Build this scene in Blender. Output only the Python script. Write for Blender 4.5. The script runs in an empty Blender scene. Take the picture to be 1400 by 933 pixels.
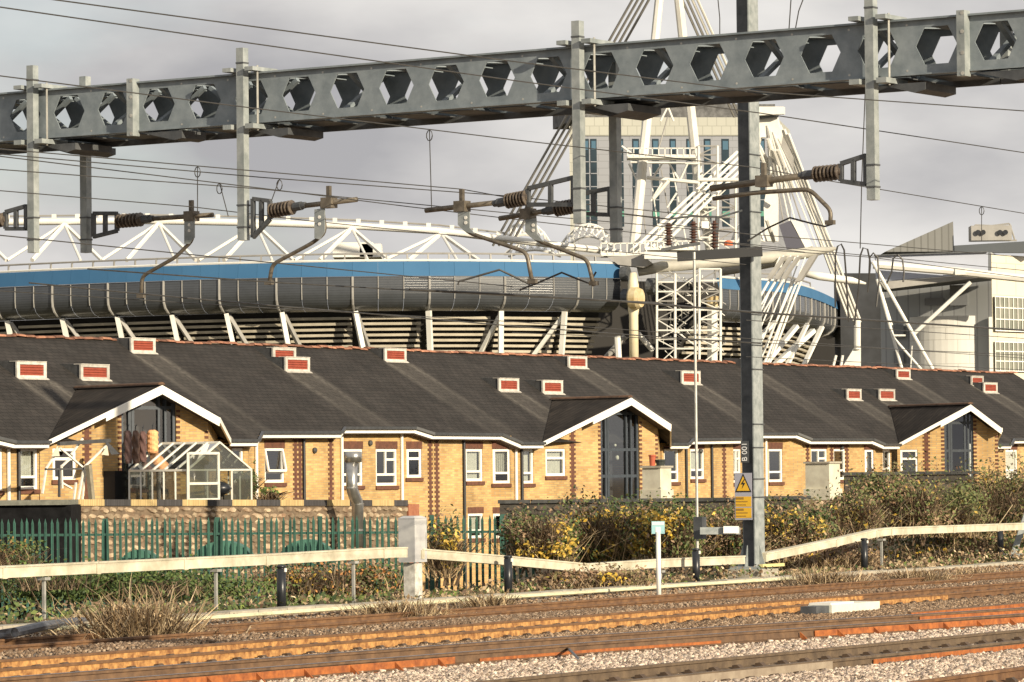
import bpy, math, random
import numpy as np
from mathutils import Vector, Matrix
random.seed(7); rng = np.random.default_rng(7)
scene = bpy.context.scene
COL = scene.collection
rad = math.radians

# ------------------------------------------------------------------ camera
F = 5500.0                       # focal length in photo pixels (photo is 1400 x 933)
CAM = Vector((0.0, 0.0, 2.3))
PITCH = math.degrees(math.atan((655 - 466.5) / F)); ROLL = -0.61
RM = Matrix.Rotation(rad(90 + PITCH), 3, 'X') @ Matrix.Rotation(rad(ROLL), 3, 'Z')
cd = bpy.data.cameras.new('camera'); cam = bpy.data.objects.new('camera', cd); COL.objects.link(cam)
cd.sensor_width = 36; cd.lens = F / 1400 * 36; cd.clip_start = 0.5; cd.clip_end = 9000
cam.location = CAM; cam.rotation_euler = RM.to_euler(); scene.camera = cam
# ------------------------------------------------------------------ light
SUN_AZ, SUN_EL = 40.0, 19.0      # degrees right of straight behind the camera, elevation
sdir = Vector((math.sin(rad(SUN_AZ)) * math.cos(rad(SUN_EL)), -math.cos(rad(SUN_AZ)) * math.cos(rad(SUN_EL)), math.sin(rad(SUN_EL))))
sl = bpy.data.lights.new('sun', 'SUN'); sl.energy = 5.0; sl.angle = rad(0.5); sl.color = (1.0, 0.87, 0.66)
so = bpy.data.objects.new('sun', sl); COL.objects.link(so); so.rotation_euler = sdir.to_track_quat('Z', 'Y').to_euler(); so.location = (30, -40, 60)
world = bpy.data.worlds.new('World'); scene.world = world; world.use_nodes = True
wn = world.node_tree.nodes; wl = world.node_tree.links
for n in list(wn): wn.remove(n)
def N(tree, t, **k):
    n = tree.nodes.new(t)
    for a, b in k.items():
        if a.startswith('i_'):
            n.inputs[int(a[2:]) if a[2:].isdigit() else a[2:].replace('_', ' ')].default_value = b
        else: setattr(n, a, b)
    return n
W = world.node_tree
sky = N(W, 'ShaderNodeTexSky', sky_type='NISHITA'); sky.sun_disc = False
sky.sun_elevation = rad(SUN_EL); sky.sun_rotation = math.atan2(sdir.x, sdir.y)
skb = N(W, 'ShaderNodeVectorMath', operation='SCALE'); skb.inputs['Scale'].default_value = 0.085
W.links.new(sky.outputs[0], skb.inputs[0])
tc = N(W, 'ShaderNodeTexCoord')
mp = N(W, 'ShaderNodeMapping'); mp.inputs['Scale'].default_value = (3.6, 3.6, 9.0); mp.inputs['Location'].default_value = (0.35, 0.2, 0.1)
W.links.new(tc.outputs['Generated'], mp.inputs[0])
nz = N(W, 'ShaderNodeTexNoise'); nz.inputs['Scale'].default_value = 2.2; nz.inputs['Detail'].default_value = 6; nz.inputs['Roughness'].default_value = 0.5
W.links.new(mp.outputs[0], nz.inputs['Vector'])
cr = N(W, 'ShaderNodeValToRGB')
e = cr.color_ramp.elements; e[0].position = 0.36; e[0].color = (0.33, 0.325, 0.335, 1); e[1].position = 0.64; e[1].color = (0.63, 0.61, 0.585, 1)
W.links.new(nz.outputs[0], cr.inputs[0])
mp2 = N(W, 'ShaderNodeMapping'); mp2.inputs['Scale'].default_value = (6.0, 6.0, 17.0); mp2.inputs['Location'].default_value = (1.35, 0.7, 0.53)
W.links.new(tc.outputs['Generated'], mp2.inputs[0])
nz2 = N(W, 'ShaderNodeTexNoise'); nz2.inputs['Scale'].default_value = 1.4; nz2.inputs['Detail'].default_value = 6
W.links.new(mp2.outputs[0], nz2.inputs['Vector'])
cov = N(W, 'ShaderNodeMapRange'); cov.inputs[1].default_value = 0.30; cov.inputs[2].default_value = 0.45; cov.inputs[3].default_value = 0.7; cov.inputs[4].default_value = 1.0
W.links.new(nz2.outputs[0], cov.inputs[0])
mx = N(W, 'ShaderNodeMix', data_type='RGBA')
W.links.new(cov.outputs[0], mx.inputs[0]); W.links.new(skb.outputs[0], mx.inputs[6]); W.links.new(cr.outputs[0], mx.inputs[7])
bg = N(W, 'ShaderNodeBackground'); bg.inputs[1].default_value = 1.0
W.links.new(mx.outputs[2], bg.inputs[0])
wo = N(W, 'ShaderNodeOutputWorld'); W.links.new(bg.outputs[0], wo.inputs[0])
vs = scene.view_settings; vs.view_transform = 'Standard'; vs.look = 'None'; vs.exposure = 0.42; vs.gamma = 1.0; vs.use_curve_mapping = False
scene.render.resolution_x = 1024; scene.render.resolution_y = 682
scene.cycles.transparent_max_bounces = 12; scene.cycles.max_bounces = 6

# ------------------------------------------------------------------ geometry of the view
def ray(px, py):
    d = RM @ Vector(((px - 700) / F, (466.5 - py) / F, -1)); return d / d.y
def at(px, py, Y): return CAM + ray(px, py) * Y
def onplane(px, py, p, n):
    d = ray(px, py); return CAM + d * ((p - CAM).dot(n) / d.dot(n))
def onz(px, py, z): return onplane(px, py, Vector((0, 0, z)), Vector((0, 0, 1)))
def Vx(x, y, z=0.0): return Vector((x, y, z))
UP = Vx(0, 0, 1)
def project(P):
    q = RM.transposed() @ (P - CAM); return 700 + F * q.x / -q.z, 466.5 - F * q.y / -q.z

# ------------------------------------------------------------------ materials
MATS = {}
def mat(name, col, rough=0.7, metal=0.0, var=0.0, nscale=6.0, col2=None, bump=0.0, bscale=40.0, objrand=0.0, attr=None, spec=0.5, sharp=0.17):
    if name in MATS: return MATS[name]
    m = bpy.data.materials.new(name); m.use_nodes = True; T = m.node_tree; b = T.nodes['Principled BSDF']
    b.inputs['Roughness'].default_value = rough; b.inputs['Metallic'].default_value = metal
    b.inputs['Specular IOR Level'].default_value = spec
    src = None
    if attr:
        a = N(T, 'ShaderNodeAttribute', attribute_name=attr); src = a.outputs['Color']
    if col2 is not None or var > 0:
        g = N(T, 'ShaderNodeNewGeometry'); nn = N(T, 'ShaderNodeTexNoise'); nn.inputs['Scale'].default_value = nscale; nn.inputs['Detail'].default_value = 6; nn.inputs['Roughness'].default_value = 0.62
        T.links.new(g.outputs['Position'], nn.inputs['Vector'])
        r = N(T, 'ShaderNodeValToRGB'); el = r.color_ramp.elements; el[0].position = 0.5 - sharp; el[1].position = 0.5 + sharp
        c2 = col2 if col2 is not None else tuple(c * (1 + var) for c in col)
        c1 = col if col2 is not None else tuple(c * (1 - var) for c in col)
        el[0].color = (*c1, 1); el[1].color = (*c2, 1); T.links.new(nn.outputs[0], r.inputs[0])
        if src is None: src = r.outputs[0]
        else:
            q = N(T, 'ShaderNodeMix', data_type='RGBA', blend_type='MULTIPLY'); q.inputs[0].default_value = 1
            T.links.new(src, q.inputs[6]); T.links.new(r.outputs[0], q.inputs[7]); src = q.outputs[2]
    if src is None:
        v = N(T, 'ShaderNodeRGB'); v.outputs[0].default_value = (*col, 1); src = v.outputs[0]
    if objrand:
        oi = N(T, 'ShaderNodeObjectInfo'); mr = N(T, 'ShaderNodeMapRange'); mr.inputs[3].default_value = 1 - objrand; mr.inputs[4].default_value = 1 + objrand
        T.links.new(oi.outputs['Random'], mr.inputs[0]); s = N(T, 'ShaderNodeVectorMath', operation='SCALE')
        T.links.new(src, s.inputs[0]); T.links.new(mr.outputs[0], s.inputs['Scale']); src = s.outputs[0]
    T.links.new(src, b.inputs['Base Color'])
    if bump:
        g = N(T, 'ShaderNodeNewGeometry'); nn = N(T, 'ShaderNodeTexNoise'); nn.inputs['Scale'].default_value = bscale; nn.inputs['Detail'].default_value = 5
        T.links.new(g.outputs['Position'], nn.inputs['Vector']); bp = N(T, 'ShaderNodeBump'); bp.inputs['Strength'].default_value = bump; bp.inputs['Distance'].default_value = 0.02
        T.links.new(nn.outputs[0], bp.inputs['Height']); T.links.new(bp.outputs[0], b.inputs['Normal'])
    MATS[name] = m; return m
def glassmat(name, tint=(0.75, 0.8, 0.8), refl=0.12, haze=0.0):
    m = bpy.data.materials.new(name); m.use_nodes = True; T = m.node_tree
    for n in list(T.nodes): T.nodes.remove(n)
    o = N(T, 'ShaderNodeOutputMaterial'); t = N(T, 'ShaderNodeBsdfTransparent'); t.inputs[0].default_value = (*tint, 1)
    g = N(T, 'ShaderNodeBsdfGlossy'); g.inputs['Roughness'].default_value = 0.03; g.inputs[0].default_value = (0.9, 0.9, 0.9, 1)
    fr = N(T, 'ShaderNodeFresnel'); fr.inputs[0].default_value = 1.5
    ad = N(T, 'ShaderNodeMath', operation='ADD'); ad.inputs[1].default_value = refl; T.links.new(fr.outputs[0], ad.inputs[0])
    mxs = N(T, 'ShaderNodeMixShader'); T.links.new(ad.outputs[0], mxs.inputs[0]); T.links.new(t.outputs[0], mxs.inputs[1]); T.links.new(g.outputs[0], mxs.inputs[2])
    last = mxs
    if haze:
        d = N(T, 'ShaderNodeBsdfDiffuse'); d.inputs[0].default_value = (0.15, 0.15, 0.13, 1)
        m2 = N(T, 'ShaderNodeMixShader'); m2.inputs[0].default_value = haze
        T.links.new(mxs.outputs[0], m2.inputs[1]); T.links.new(d.outputs[0], m2.inputs[2]); last = m2
    T.links.new(last.outputs[0], o.inputs[0]); MATS[name] = m; return m
def brickmat(name, a, b, mortar, dvec, bw=0.225, bh=0.075, ms=0.01, vert=(0, 0, 1), bump=0.25, rough=0.85, stain=None, patch=0.35, pscale=0.6, spec=0.3):
    """courses along dvec, rising along vert, in world space"""
    m = bpy.data.materials.new(name); m.use_nodes = True; T = m.node_tree; p = T.nodes['Principled BSDF']; p.inputs['Roughness'].default_value = rough
    p.inputs['Specular IOR Level'].default_value = spec
    g = N(T, 'ShaderNodeNewGeometry')
    d1 = N(T, 'ShaderNodeVectorMath', operation='DOT_PRODUCT'); d1.inputs[1].default_value = tuple(dvec); T.links.new(g.outputs['Position'], d1.inputs[0])
    d2 = N(T, 'ShaderNodeVectorMath', operation='DOT_PRODUCT'); d2.inputs[1].default_value = tuple(vert); T.links.new(g.outputs['Position'], d2.inputs[0])
    c = N(T, 'ShaderNodeCombineXYZ'); T.links.new(d1.outputs['Value'], c.inputs[0]); T.links.new(d2.outputs['Value'], c.inputs[1])
    br = N(T, 'ShaderNodeTexBrick'); br.inputs['Color1'].default_value = (*a, 1); br.inputs['Color2'].default_value = (*b, 1); br.inputs['Mortar'].default_value = (*mortar, 1)
    br.inputs['Scale'].default_value = 1.0; br.inputs['Mortar Size'].default_value = ms; br.inputs['Brick Width'].default_value = bw; br.inputs['Row Height'].default_value = bh
    br.inputs['Bias'].default_value = -0.1
    T.links.new(c.outputs[0], br.inputs['Vector'])
    nn = N(T, 'ShaderNodeTexNoise'); nn.inputs['Scale'].default_value = pscale; nn.inputs['Detail'].default_value = 8; nn.inputs['Roughness'].default_value = 0.65; T.links.new(g.outputs['Position'], nn.inputs['Vector'])
    mr = N(T, 'ShaderNodeMapRange'); mr.inputs[1].default_value = 0.3; mr.inputs[2].default_value = 0.7; mr.inputs[3].default_value = 1 - patch; mr.inputs[4].default_value = 1 + patch * 0.6
    T.links.new(nn.outputs[0], mr.inputs[0]); s = N(T, 'ShaderNodeVectorMath', operation='SCALE'); T.links.new(br.outputs[0], s.inputs[0]); T.links.new(mr.outputs[0], s.inputs['Scale'])
    src = s.outputs[0]
    if stain:
        at_ = N(T, 'ShaderNodeAttribute', attribute_name='stain'); q = N(T, 'ShaderNodeMix', data_type='RGBA'); q.inputs[7].default_value = (*stain, 1)
        n3 = N(T, 'ShaderNodeTexNoise'); n3.inputs['Scale'].default_value = 7; n3.inputs['Detail'].default_value = 5; T.links.new(g.outputs['Position'], n3.inputs['Vector'])
        mm = N(T, 'ShaderNodeMath', operation='MULTIPLY'); T.links.new(at_.outputs['Fac'], mm.inputs[0]); 
        mr3 = N(T, 'ShaderNodeMapRange'); mr3.inputs[1].default_value = 0.3; mr3.inputs[2].default_value = 0.7; mr3.inputs[3].default_value = 0.35; mr3.inputs[4].default_value = 1.2; T.links.new(n3.outputs[0], mr3.inputs[0]); T.links.new(mr3.outputs[0], mm.inputs[1])
        T.links.new(mm.outputs[0], q.inputs[0]); T.links.new(src, q.inputs[6]); src = q.outputs[2]
    T.links.new(src, p.inputs['Base Color'])
    bp = N(T, 'ShaderNodeBump'); bp.inputs['Strength'].default_value = bump; bp.inputs['Distance'].default_value = 0.01
    ad = N(T, 'ShaderNodeMath', operation='SUBTRACT'); T.links.new(nn.outputs[0], ad.inputs[0]); T.links.new(br.outputs['Fac'], ad.inputs[1]); T.links.new(ad.outputs[0], bp.inputs['Height']); T.links.new(bp.outputs[0], p.inputs['Normal'])
    MATS[name] = m; return m

# ------------------------------------------------------------------ objects
WL = {}
def link(o, parent, loc):
    COL.objects.link(o); WL[o.name] = Vector(loc)
    if parent is not None:
        o.parent = parent; o.location = Vector(loc) - WL[parent.name]
    else: o.location = loc
    return o
def tag(o, label=None, cat=None, group=None, kind=None):
    if label: o['label'] = label
    if cat: o['category'] = cat
    if group: o['group'] = group
    if kind: o['kind'] = kind
    return o
def thing(name, label, cat, loc, group=None, kind=None):
    o = bpy.data.objects.new(name, None); o.empty_display_size = 0.2
    link(o, None, loc); return tag(o, label, cat, group, kind)
def inst(name, me, parent, loc, rot=None, scale=None):
    o = bpy.data.objects.new(name, me); link(o, parent, loc)
    if rot is not None: o.rotation_euler = rot.to_euler() if isinstance(rot, Matrix) else rot
    if scale is not None: o.scale = scale
    return o
def basis(x, y=None):
    """rotation whose local x runs along x, z as near up as possible"""
    x = Vector(x).normalized(); z = UP - x * UP.dot(x)
    if z.length < 1e-4: z = Vx(0, 1, 0)
    z.normalize(); y = z.cross(x); return Matrix((x, y, z)).transposed()
class MB:
    def __init__(s): s.v = []; s.f = []; s.c = None
    def quad(s, *p): s.poly(p)
    def poly(s, p):
        n = len(s.v); s.v += [Vector(q) for q in p]; s.f.append(tuple(range(n, n + len(p))))
    def hexa(s, b, t):
        n = len(s.v); s.v += [Vector(q) for q in b] + [Vector(q) for q in t]; k = len(b)
        s.f.append(tuple(n + i for i in reversed(range(k)))); s.f.append(tuple(n + k + i for i in range(k)))
        for i in range(k): j = (i + 1) % k; s.f.append((n + i, n + j, n + k + j, n + k + i))
        return s
    def obox(s, o, a, b, c):
        o = Vector(o); a = Vector(a); b = Vector(b); c = Vector(c)
        if a.cross(b).dot(c) < 0: a, b = b, a
        return s.hexa([o, o + a, o + a + b, o + b], [o + c, o + a + c, o + a + b + c, o + b + c])
    def cbox(s, c, a, b, h): return s.obox(Vector(c) - Vector(a) / 2 - Vector(b) / 2 - Vector(h) / 2, a, b, h)
    def prism(s, p, d):
        d = Vector(d); return s.hexa([Vector(q) for q in p], [Vector(q) + d for q in p])
    def beam(s, p, q, w, h, side=None):
        p = Vector(p); q = Vector(q); x = (q - p)
        sd = side if side is not None else x.cross(UP)
        if sd.length < 1e-5: sd = Vx(1, 0, 0)
        sd = sd.normalized(); up = sd.cross(x).normalized()
        return s.obox(p - sd * w / 2 - up * h / 2, x, sd * w, up * h)
    def tube(s, p, q, r, n=8, r2=None, caps=True): return s.pipe([p, q], r, n, [r, r if r2 is None else r2], caps)
    def pipe(s, pts, r, n=8, rs=None, caps=True):
        pts = [Vector(p) for p in pts]; base = len(s.v); ref = None
        for i, p in enumerate(pts):
            t = (pts[min(i + 1, len(pts) - 1)] - pts[max(i - 1, 0)]).normalized()
            if ref is None: ref = Vx(0, 0, 1) if abs(t.z) < 0.9 else Vx(1, 0, 0)
            a = (ref - t * ref.dot(t)).normalized(); b = t.cross(a); ref = a
            rr = rs[i] if rs else r
            for k in range(n):
                an = 2 * math.pi * k / n; s.v.append(p + (a * math.cos(an) + b * math.sin(an)) * rr)
        for i in range(len(pts) - 1):
            for k in range(n):
                k2 = (k + 1) % n; s.f.append((base + i * n + k, base + i * n + k2, base + (i + 1) * n + k2, base + (i + 1) * n + k))
        if caps:
            s.f.append(tuple(base + k for k in reversed(range(n)))); s.f.append(tuple(base + (len(pts) - 1) * n + k for k in range(n)))
        return s
    def lathe(s, p, d, prof, n=12):
        d = Vector(d).normalized(); return s.pipe([Vector(p) + d * a for a, _ in prof], 0, n, [max(r, 1e-4) for _, r in prof])
    def mesh(s, name, m, loc=Vx(0, 0, 0), smooth=False):
        me = bpy.data.meshes.new(name); L = Vector(loc)
        me.from_pydata([tuple(v - L) for v in s.v], [], s.f); 
        if m is not None: me.materials.append(m)
        if smooth: me.polygons.foreach_set('use_smooth', [True] * len(me.polygons))
        me.update(); return me
    def build(s, name, m, parent=None, smooth=False, loc=None):
        if loc is None:
            xs = [v.x for v in s.v]; ys = [v.y for v in s.v]; zs = [v.z for v in s.v]
            loc = Vx((min(xs) + max(xs)) / 2, (min(ys) + max(ys)) / 2, min(zs))
        o = bpy.data.objects.new(name, s.mesh(name, m, loc, smooth)); link(o, parent, loc)
        if s.c is not None:
            a = o.data.color_attributes.new('Col', 'FLOAT_COLOR', 'CORNER'); 
            per = np.repeat(np.array(s.c, dtype=np.float32), [len(f) for f in s.f], axis=0); a.data.foreach_set('color', per.ravel())
        return o
def npmesh(name, verts, faces, m, cols=None, parent=None, loc=(0, 0, 0)):
    """fast path: verts (n,3), faces (k,m) constant size, cols (k,3) per face"""
    me = bpy.data.meshes.new(name); V_ = np.asarray(verts, dtype=np.float32) - np.array(loc, dtype=np.float32); F_ = np.asarray(faces, dtype=np.int32)
    k, w = F_.shape; me.vertices.add(len(V_)); me.vertices.foreach_set('co', V_.ravel()); me.loops.add(k * w); me.loops.foreach_set('vertex_index', F_.ravel())
    me.polygons.add(k); me.polygons.foreach_set('loop_start', np.arange(0, k * w, w, dtype=np.int32)); me.polygons.foreach_set('loop_total', np.full(k, w, dtype=np.int32))
    me.materials.append(m); me.update(calc_edges=True)
    if cols is not None:
        a = me.color_attributes.new('Col', 'FLOAT_COLOR', 'CORNER'); c = np.concatenate([cols, np.ones((k, 1))], axis=1).astype(np.float32)
        a.data.foreach_set('color', np.repeat(c, w, axis=0).ravel())
    o = bpy.data.objects.new(name, me); link(o, parent, loc); return o
# ------------------------------------------------------------------ shared materials
def ang(t): return Vx(math.cos(rad(t)), math.sin(rad(t)))
dT = ang(61.5); nT = Vx(dT.y, -dT.x)              # railway: along (right and away), towards the camera
dH = ang(57.0); nH = Vx(dH.y, -dH.x)              # terrace
dB = Vx(0.8317, -0.5553); nB = Vx(-0.5553, -0.8317)  # gantry boom: right and nearer; out of its near face
def S(s, a, z=0.0): return -nT * s + dT * a + UP * z
def s_of(P): return -P.dot(nT)
galv = mat('galvanised_steel', (0.20, 0.225, 0.225), 0.55, 0.1, col2=(0.36, 0.385, 0.38), nscale=5, bump=0.05)
boom_m = mat('boom_galvanised', (0.155, 0.185, 0.205), 0.6, 0.0, col2=(0.24, 0.275, 0.295), nscale=5, bump=0.05)
galv_dk = mat('weathered_shaded_steel', (0.055, 0.06, 0.065), 0.6, 0.2, col2=(0.11, 0.115, 0.12), nscale=4)
bronze = mat('dull_bronze_steel', (0.10, 0.085, 0.065), 0.5, 0.4, col2=(0.21, 0.18, 0.14), nscale=9)
steel_lt = mat('bright_steel', (0.45, 0.44, 0.40), 0.45, 0.4, var=0.2)
insul = mat('brown_glaze', (0.045, 0.035, 0.03), 0.3, 0.0, col2=(0.16, 0.13, 0.10), nscale=12)
wire_m = mat('dark_cable', (0.05, 0.048, 0.045), 0.5, 0.2, var=0.3)
black_pl = mat('black_plastic', (0.016, 0.018, 0.022), 0.35, 0, var=0.3)
white_pl = mat('white_pvc', (0.78, 0.76, 0.70), 0.4, 0, var=0.06, nscale=2)
cream = mat('cream_trunking', (0.40, 0.36, 0.26), 0.8, 0, col2=(0.66, 0.61, 0.48), nscale=2.2)
conc = mat('concrete', (0.30, 0.27, 0.21), 0.9, 0, col2=(0.46, 0.42, 0.34), nscale=3, bump=0.2)
rust = mat('rusted_rail', (0.095, 0.047, 0.023), 0.75, 0.0, col2=(0.20, 0.105, 0.047), nscale=5, bump=0.15)
rust_dk = mat('dark_rail', (0.085, 0.05, 0.03), 0.65, 0.0, col2=(0.18, 0.105, 0.056), nscale=5)
rust_old = mat('dark_old_rail', (0.075, 0.052, 0.034), 0.65, 0.0, col2=(0.15, 0.105, 0.065), nscale=5, bump=.1)
rust_or = mat('orange_rust', (0.20, 0.058, 0.018), 0.8, 0, col2=(0.42, 0.135, 0.032), nscale=9, bump=0.1)
dusty = mat('dusty_rail_side', (0.20, 0.085, 0.03), 0.9, 0, col2=(0.52, 0.28, 0.095), sharp=.13, nscale=9, bump=0.2)
rail_top = mat('worn_rail_head', (0.17, 0.14, 0.135), 0.35, 0.6, col2=(0.28, 0.23, 0.21), nscale=2)
sleeper_m = mat('sleeper_concrete', (0.22, 0.17, 0.12), 0.9, 0, col2=(0.34, 0.27, 0.2), nscale=4)
leaf_m = mat('leaf', (0.7, 0.7, 0.7), 0.6, 0, attr='Col', var=0.0, spec=0.25)
stone_m = mat('ballast_stone', (0.5, 0.5, 0.5), 0.9, 0, attr='Col', var=0.0, spec=0.2)

# ------------------------------------------------------------------ ground
gm = bpy.data.materials.new('ground_soil'); gm.use_nodes = True; T = gm.node_tree; p = T.nodes['Principled BSDF']; p.inputs['Roughness'].default_value = 0.95; p.inputs['Specular IOR Level'].default_value = 0.15
g = N(T, 'ShaderNodeNewGeometry'); dd = N(T, 'ShaderNodeVectorMath', operation='DOT_PRODUCT'); dd.inputs[1].default_value = tuple(-nT); T.links.new(g.outputs['Position'], dd.inputs[0])
n1 = N(T, 'ShaderNodeTexNoise'); n1.inputs['Scale'].default_value = 1.3; n1.inputs['Detail'].default_value = 8; T.links.new(g.outputs['Position'], n1.inputs['Vector'])
n2 = N(T, 'ShaderNodeTexNoise'); n2.inputs['Scale'].default_value = 22; n2.inputs['Detail'].default_value = 4; T.links.new(g.outputs['Position'], n2.inputs['Vector'])
ra = N(T, 'ShaderNodeValToRGB'); ra.color_ramp.elements[0].color = (0.16, 0.12, 0.085, 1); ra.color_ramp.elements[1].color = (0.46, 0.38, 0.29, 1); ra.color_ramp.elements[0].position = .35; ra.color_ramp.elements[1].position = .65; T.links.new(n2.outputs[0], ra.inputs[0])
rb = N(T, 'ShaderNodeValToRGB'); rb.color_ramp.elements[0].color = (0.045, 0.05, 0.02, 1); rb.color_ramp.elements[1].color = (0.17, 0.135, 0.075, 1); rb.color_ramp.elements[0].position = .35; rb.color_ramp.elements[1].position = .65; T.links.new(n1.outputs[0], rb.inputs[0])
sm = N(T, 'ShaderNodeMath', operation='MULTIPLY_ADD'); sm.inputs[1].default_value = 2.0; T.links.new(n1.outputs[0], sm.inputs[0]); T.links.new(dd.outputs['Value'], sm.inputs[2])
mr = N(T, 'ShaderNodeMapRange'); mr.inputs[1].default_value = 39.0; mr.inputs[2].default_value = 40.3; T.links.new(sm.outputs[0], mr.inputs[0])
q = N(T, 'ShaderNodeMix', data_type='RGBA'); T.links.new(mr.outputs[0], q.inputs[0]); T.links.new(ra.outputs[0], q.inputs[6]); T.links.new(rb.outputs[0], q.inputs[7]); T.links.new(q.outputs[2], p.inputs['Base Color'])
bp = N(T, 'ShaderNodeBump'); bp.inputs['Strength'].default_value = 0.6; bp.inputs['Distance'].default_value = 0.05; T.links.new(n2.outputs[0], bp.inputs['Height']); T.links.new(bp.outputs[0], p.inputs['Normal'])
prof = [(-4000, -.2), (5, -.2), (36.2, -.2), (37.4, -.03), (41.0, -.05), (44, -.55), (47.5, -1.1), (52, -1.4), (6000, -1.4)]
def gz(s):
    for (a, za), (b, zb) in zip(prof, prof[1:]):
        if a <= s <= b: return za + (zb - za) * (s - a) / (b - a)
    return -1.4
m = MB(); As = [-5000, -200, 0, 30, 60, 90, 120, 200, 6000]
for (s0, z0), (s1, z1) in zip(prof, prof[1:]):
    for a0, a1 in zip(As, As[1:]): m.quad(S(s0, a0, z0), S(s0, a1, z0), S(s1, a1, z1), S(s1, a0, z1))
tag(m.build('ground', gm), kind='structure')

# ------------------------------------------------------------------ railway tracks
RP = [(-.07, -.159), (.07, -.159), (.07, -.148), (.012, -.13), (.010, -.045), (.036, -.036), (.036, -.004), (.026, 0), (-.026, 0), (-.036, -.004), (-.036, -.036), (-.010, -.045), (-.012, -.13), (-.07, -.148)]
def rail(path, mt, parent, name='rail', label=None):
    """rail swept along path (head height), side faces the camera"""
    m = MB(); n = len(RP)
    for i, P in enumerate(path):
        t = (path[min(i + 1, len(path) - 1)] - path[max(i - 1, 0)]).normalized(); sd = Vx(t.y, -t.x)
        for x, z in RP: m.v.append(P + sd * x + UP * z)
    for i in range(len(path) - 1):
        for k in range(n): k2 = (k + 1) % n; m.f.append((i * n + k, i * n + k2, (i + 1) * n + k2, (i + 1) * n + k))
    m.f.append(tuple(range(n))); m.f.append(tuple((len(path) - 1) * n + k for k in reversed(range(n))))
    o = m.build(name, mt, parent); 
    if label: o['label'] = label
    return o
def lerp_path(pts, step=3.0):
    out = []
    for A, B in zip(pts, pts[1:]):
        k = max(1, int((B - A).length / step)); out += [A + (B - A) * i / k for i in range(k)]
    return out + [pts[-1]]
def offset(path, d):
    r = []
    for i, P in enumerate(path):
        t = (path[min(i + 1, len(path) - 1)] - path[max(i - 1, 0)]).normalized(); r.append(P + Vx(t.y, -t.x) * d)
    return r
def extend(pts, a, b):
    return [pts[0] + (pts[0] - pts[1]).normalized() * a] + pts + [pts[-1] + (pts[-1] - pts[-2]).normalized() * b]
slp = MB(); slp.hexa([(-.13, -1.25, -.37), (.13, -1.25, -.37), (.13, 1.25, -.37), (-.13, 1.25, -.37)], [(-.1, -1.25, -.165), (.1, -1.25, -.165), (.1, 1.25, -.165), (-.1, 1.25, -.165)])
slp_me = slp.mesh('sleeper', sleeper_m)
clip = MB(); clip.prism([(-.055, -.20, -.17), (-.055, .20, -.17), (-.055, .20, -.13), (-.055, .15, -.09), (-.055, .085, -.10), (-.055, .075, -.145), (-.055, -.075, -.145), (-.055, -.085, -.10), (-.055, -.15, -.09), (-.055, -.20, -.13)], (.11, 0, 0))
clip_me = clip.mesh('rail_clip', mat('rail_clip_steel', (0.09, 0.06, 0.04), 0.7, 0.2, var=0.3))
TR = {}
def track(key, pts, label, m_far, m_near, shown, a=12, b=60):
    pts = extend(pts, a, b); far = lerp_path(pts); near = offset(far, 1.505)
    c = (far[len(far) // 3] + near[len(far) // 3]) / 2
    t = thing('railway_track', label, 'track', c, 'parallel railway tracks'); TR[key] = (far, near, t)
    rail(far, m_far, t); rail(near, m_near, t)
    mid = [(p + q_) / 2 for p, q_ in zip(far, near)]; acc = 0.3; n = 0
    for A, B in zip(mid, mid[1:]):
        L = (B - A).length; d = (B - A).normalized()
        while acc < L:
            P = A + d * acc; acc += 0.65; x, y = project(P)
            if x < -60 or x > 1470 or y > 990: continue
            R = basis(d); n += 1
            inst('sleeper', slp_me, t, P, R)
            if shown:
                for sgn in (-1, 1): inst('rail_clip', clip_me, t, P + Vx(d.y, -d.x) * .7525 * sgn, R)
        acc -= L
    return t
track('T1', [onz(0, 874, 0), onz(1400, 780, 0)], 'brown rusty track farthest from the camera, beside the dry grass tufts', rust, rust, False)
track('T2', [onz(0, 902, 0), onz(1400, 795, 0)], 'rusty track with pale dusty rail sides, second from the houses', rust, rust, True)
track('T3', [onz(0, 927, 0), onz(345, 901.5, 0), onz(690, 876, 0), onz(1030, 854, 0), onz(1400, 831, 0)], 'track with grey rail heads and orange braced rail sides', rust_dk, rust_dk, False)
track('T4', [onz(690, 928, 0), onz(1400, 860, 0)], 'dark brown track with exposed clips beside the pale ballast', rust_old, rust_old, True, 20)
track('T5', [onz(1237, 933, 0), onz(1400, 911, 0)], 'nearest track, only its brown rails show at the lower right corner', rust, rust, True, 20)
def side_plate(path, px0, px1, d, z0, z1, mt, t, name='web_plate', label=None, thick=.012):
    pts = [P for P in lerp_path(path, .6) if px0 <= project(P)[0] <= px1]
    if len(pts) < 2: return
    a = offset(pts, d); m = MB(); n = len(a)
    for P, Q in zip(a, offset(pts, d + thick)): m.v += [P + UP * z0, P + UP * z1, Q + UP * z1, Q + UP * z0]
    for i in range(n - 1):
        for k in range(4): k2 = (k + 1) % 4; m.f.append((i * 4 + k, i * 4 + k2, i * 4 + 4 + k2, i * 4 + 4 + k))
    m.f += [(0, 1, 2, 3), (n * 4 - 1, n * 4 - 2, n * 4 - 3, n * 4 - 4)]
    o = m.build(name, mt, t)
    if label: o['label'] = label
f2, n2_, t2 = TR['T2']
for a_, b_ in ((-40, 1300),): side_plate(n2_, a_, b_, .012, -.148, -.03, dusty, t2, 'dusty_rail_side', 'pale ochre dust caked on the rail side')
for a_, b_ in ((-40, 1180),): side_plate(f2, a_, b_, .012, -.148, -.035, dusty, t2, 'dusty_rail_side', 'pale ochre dust caked on the rail side')
f3, n3_, t3 = TR['T3']
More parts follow.
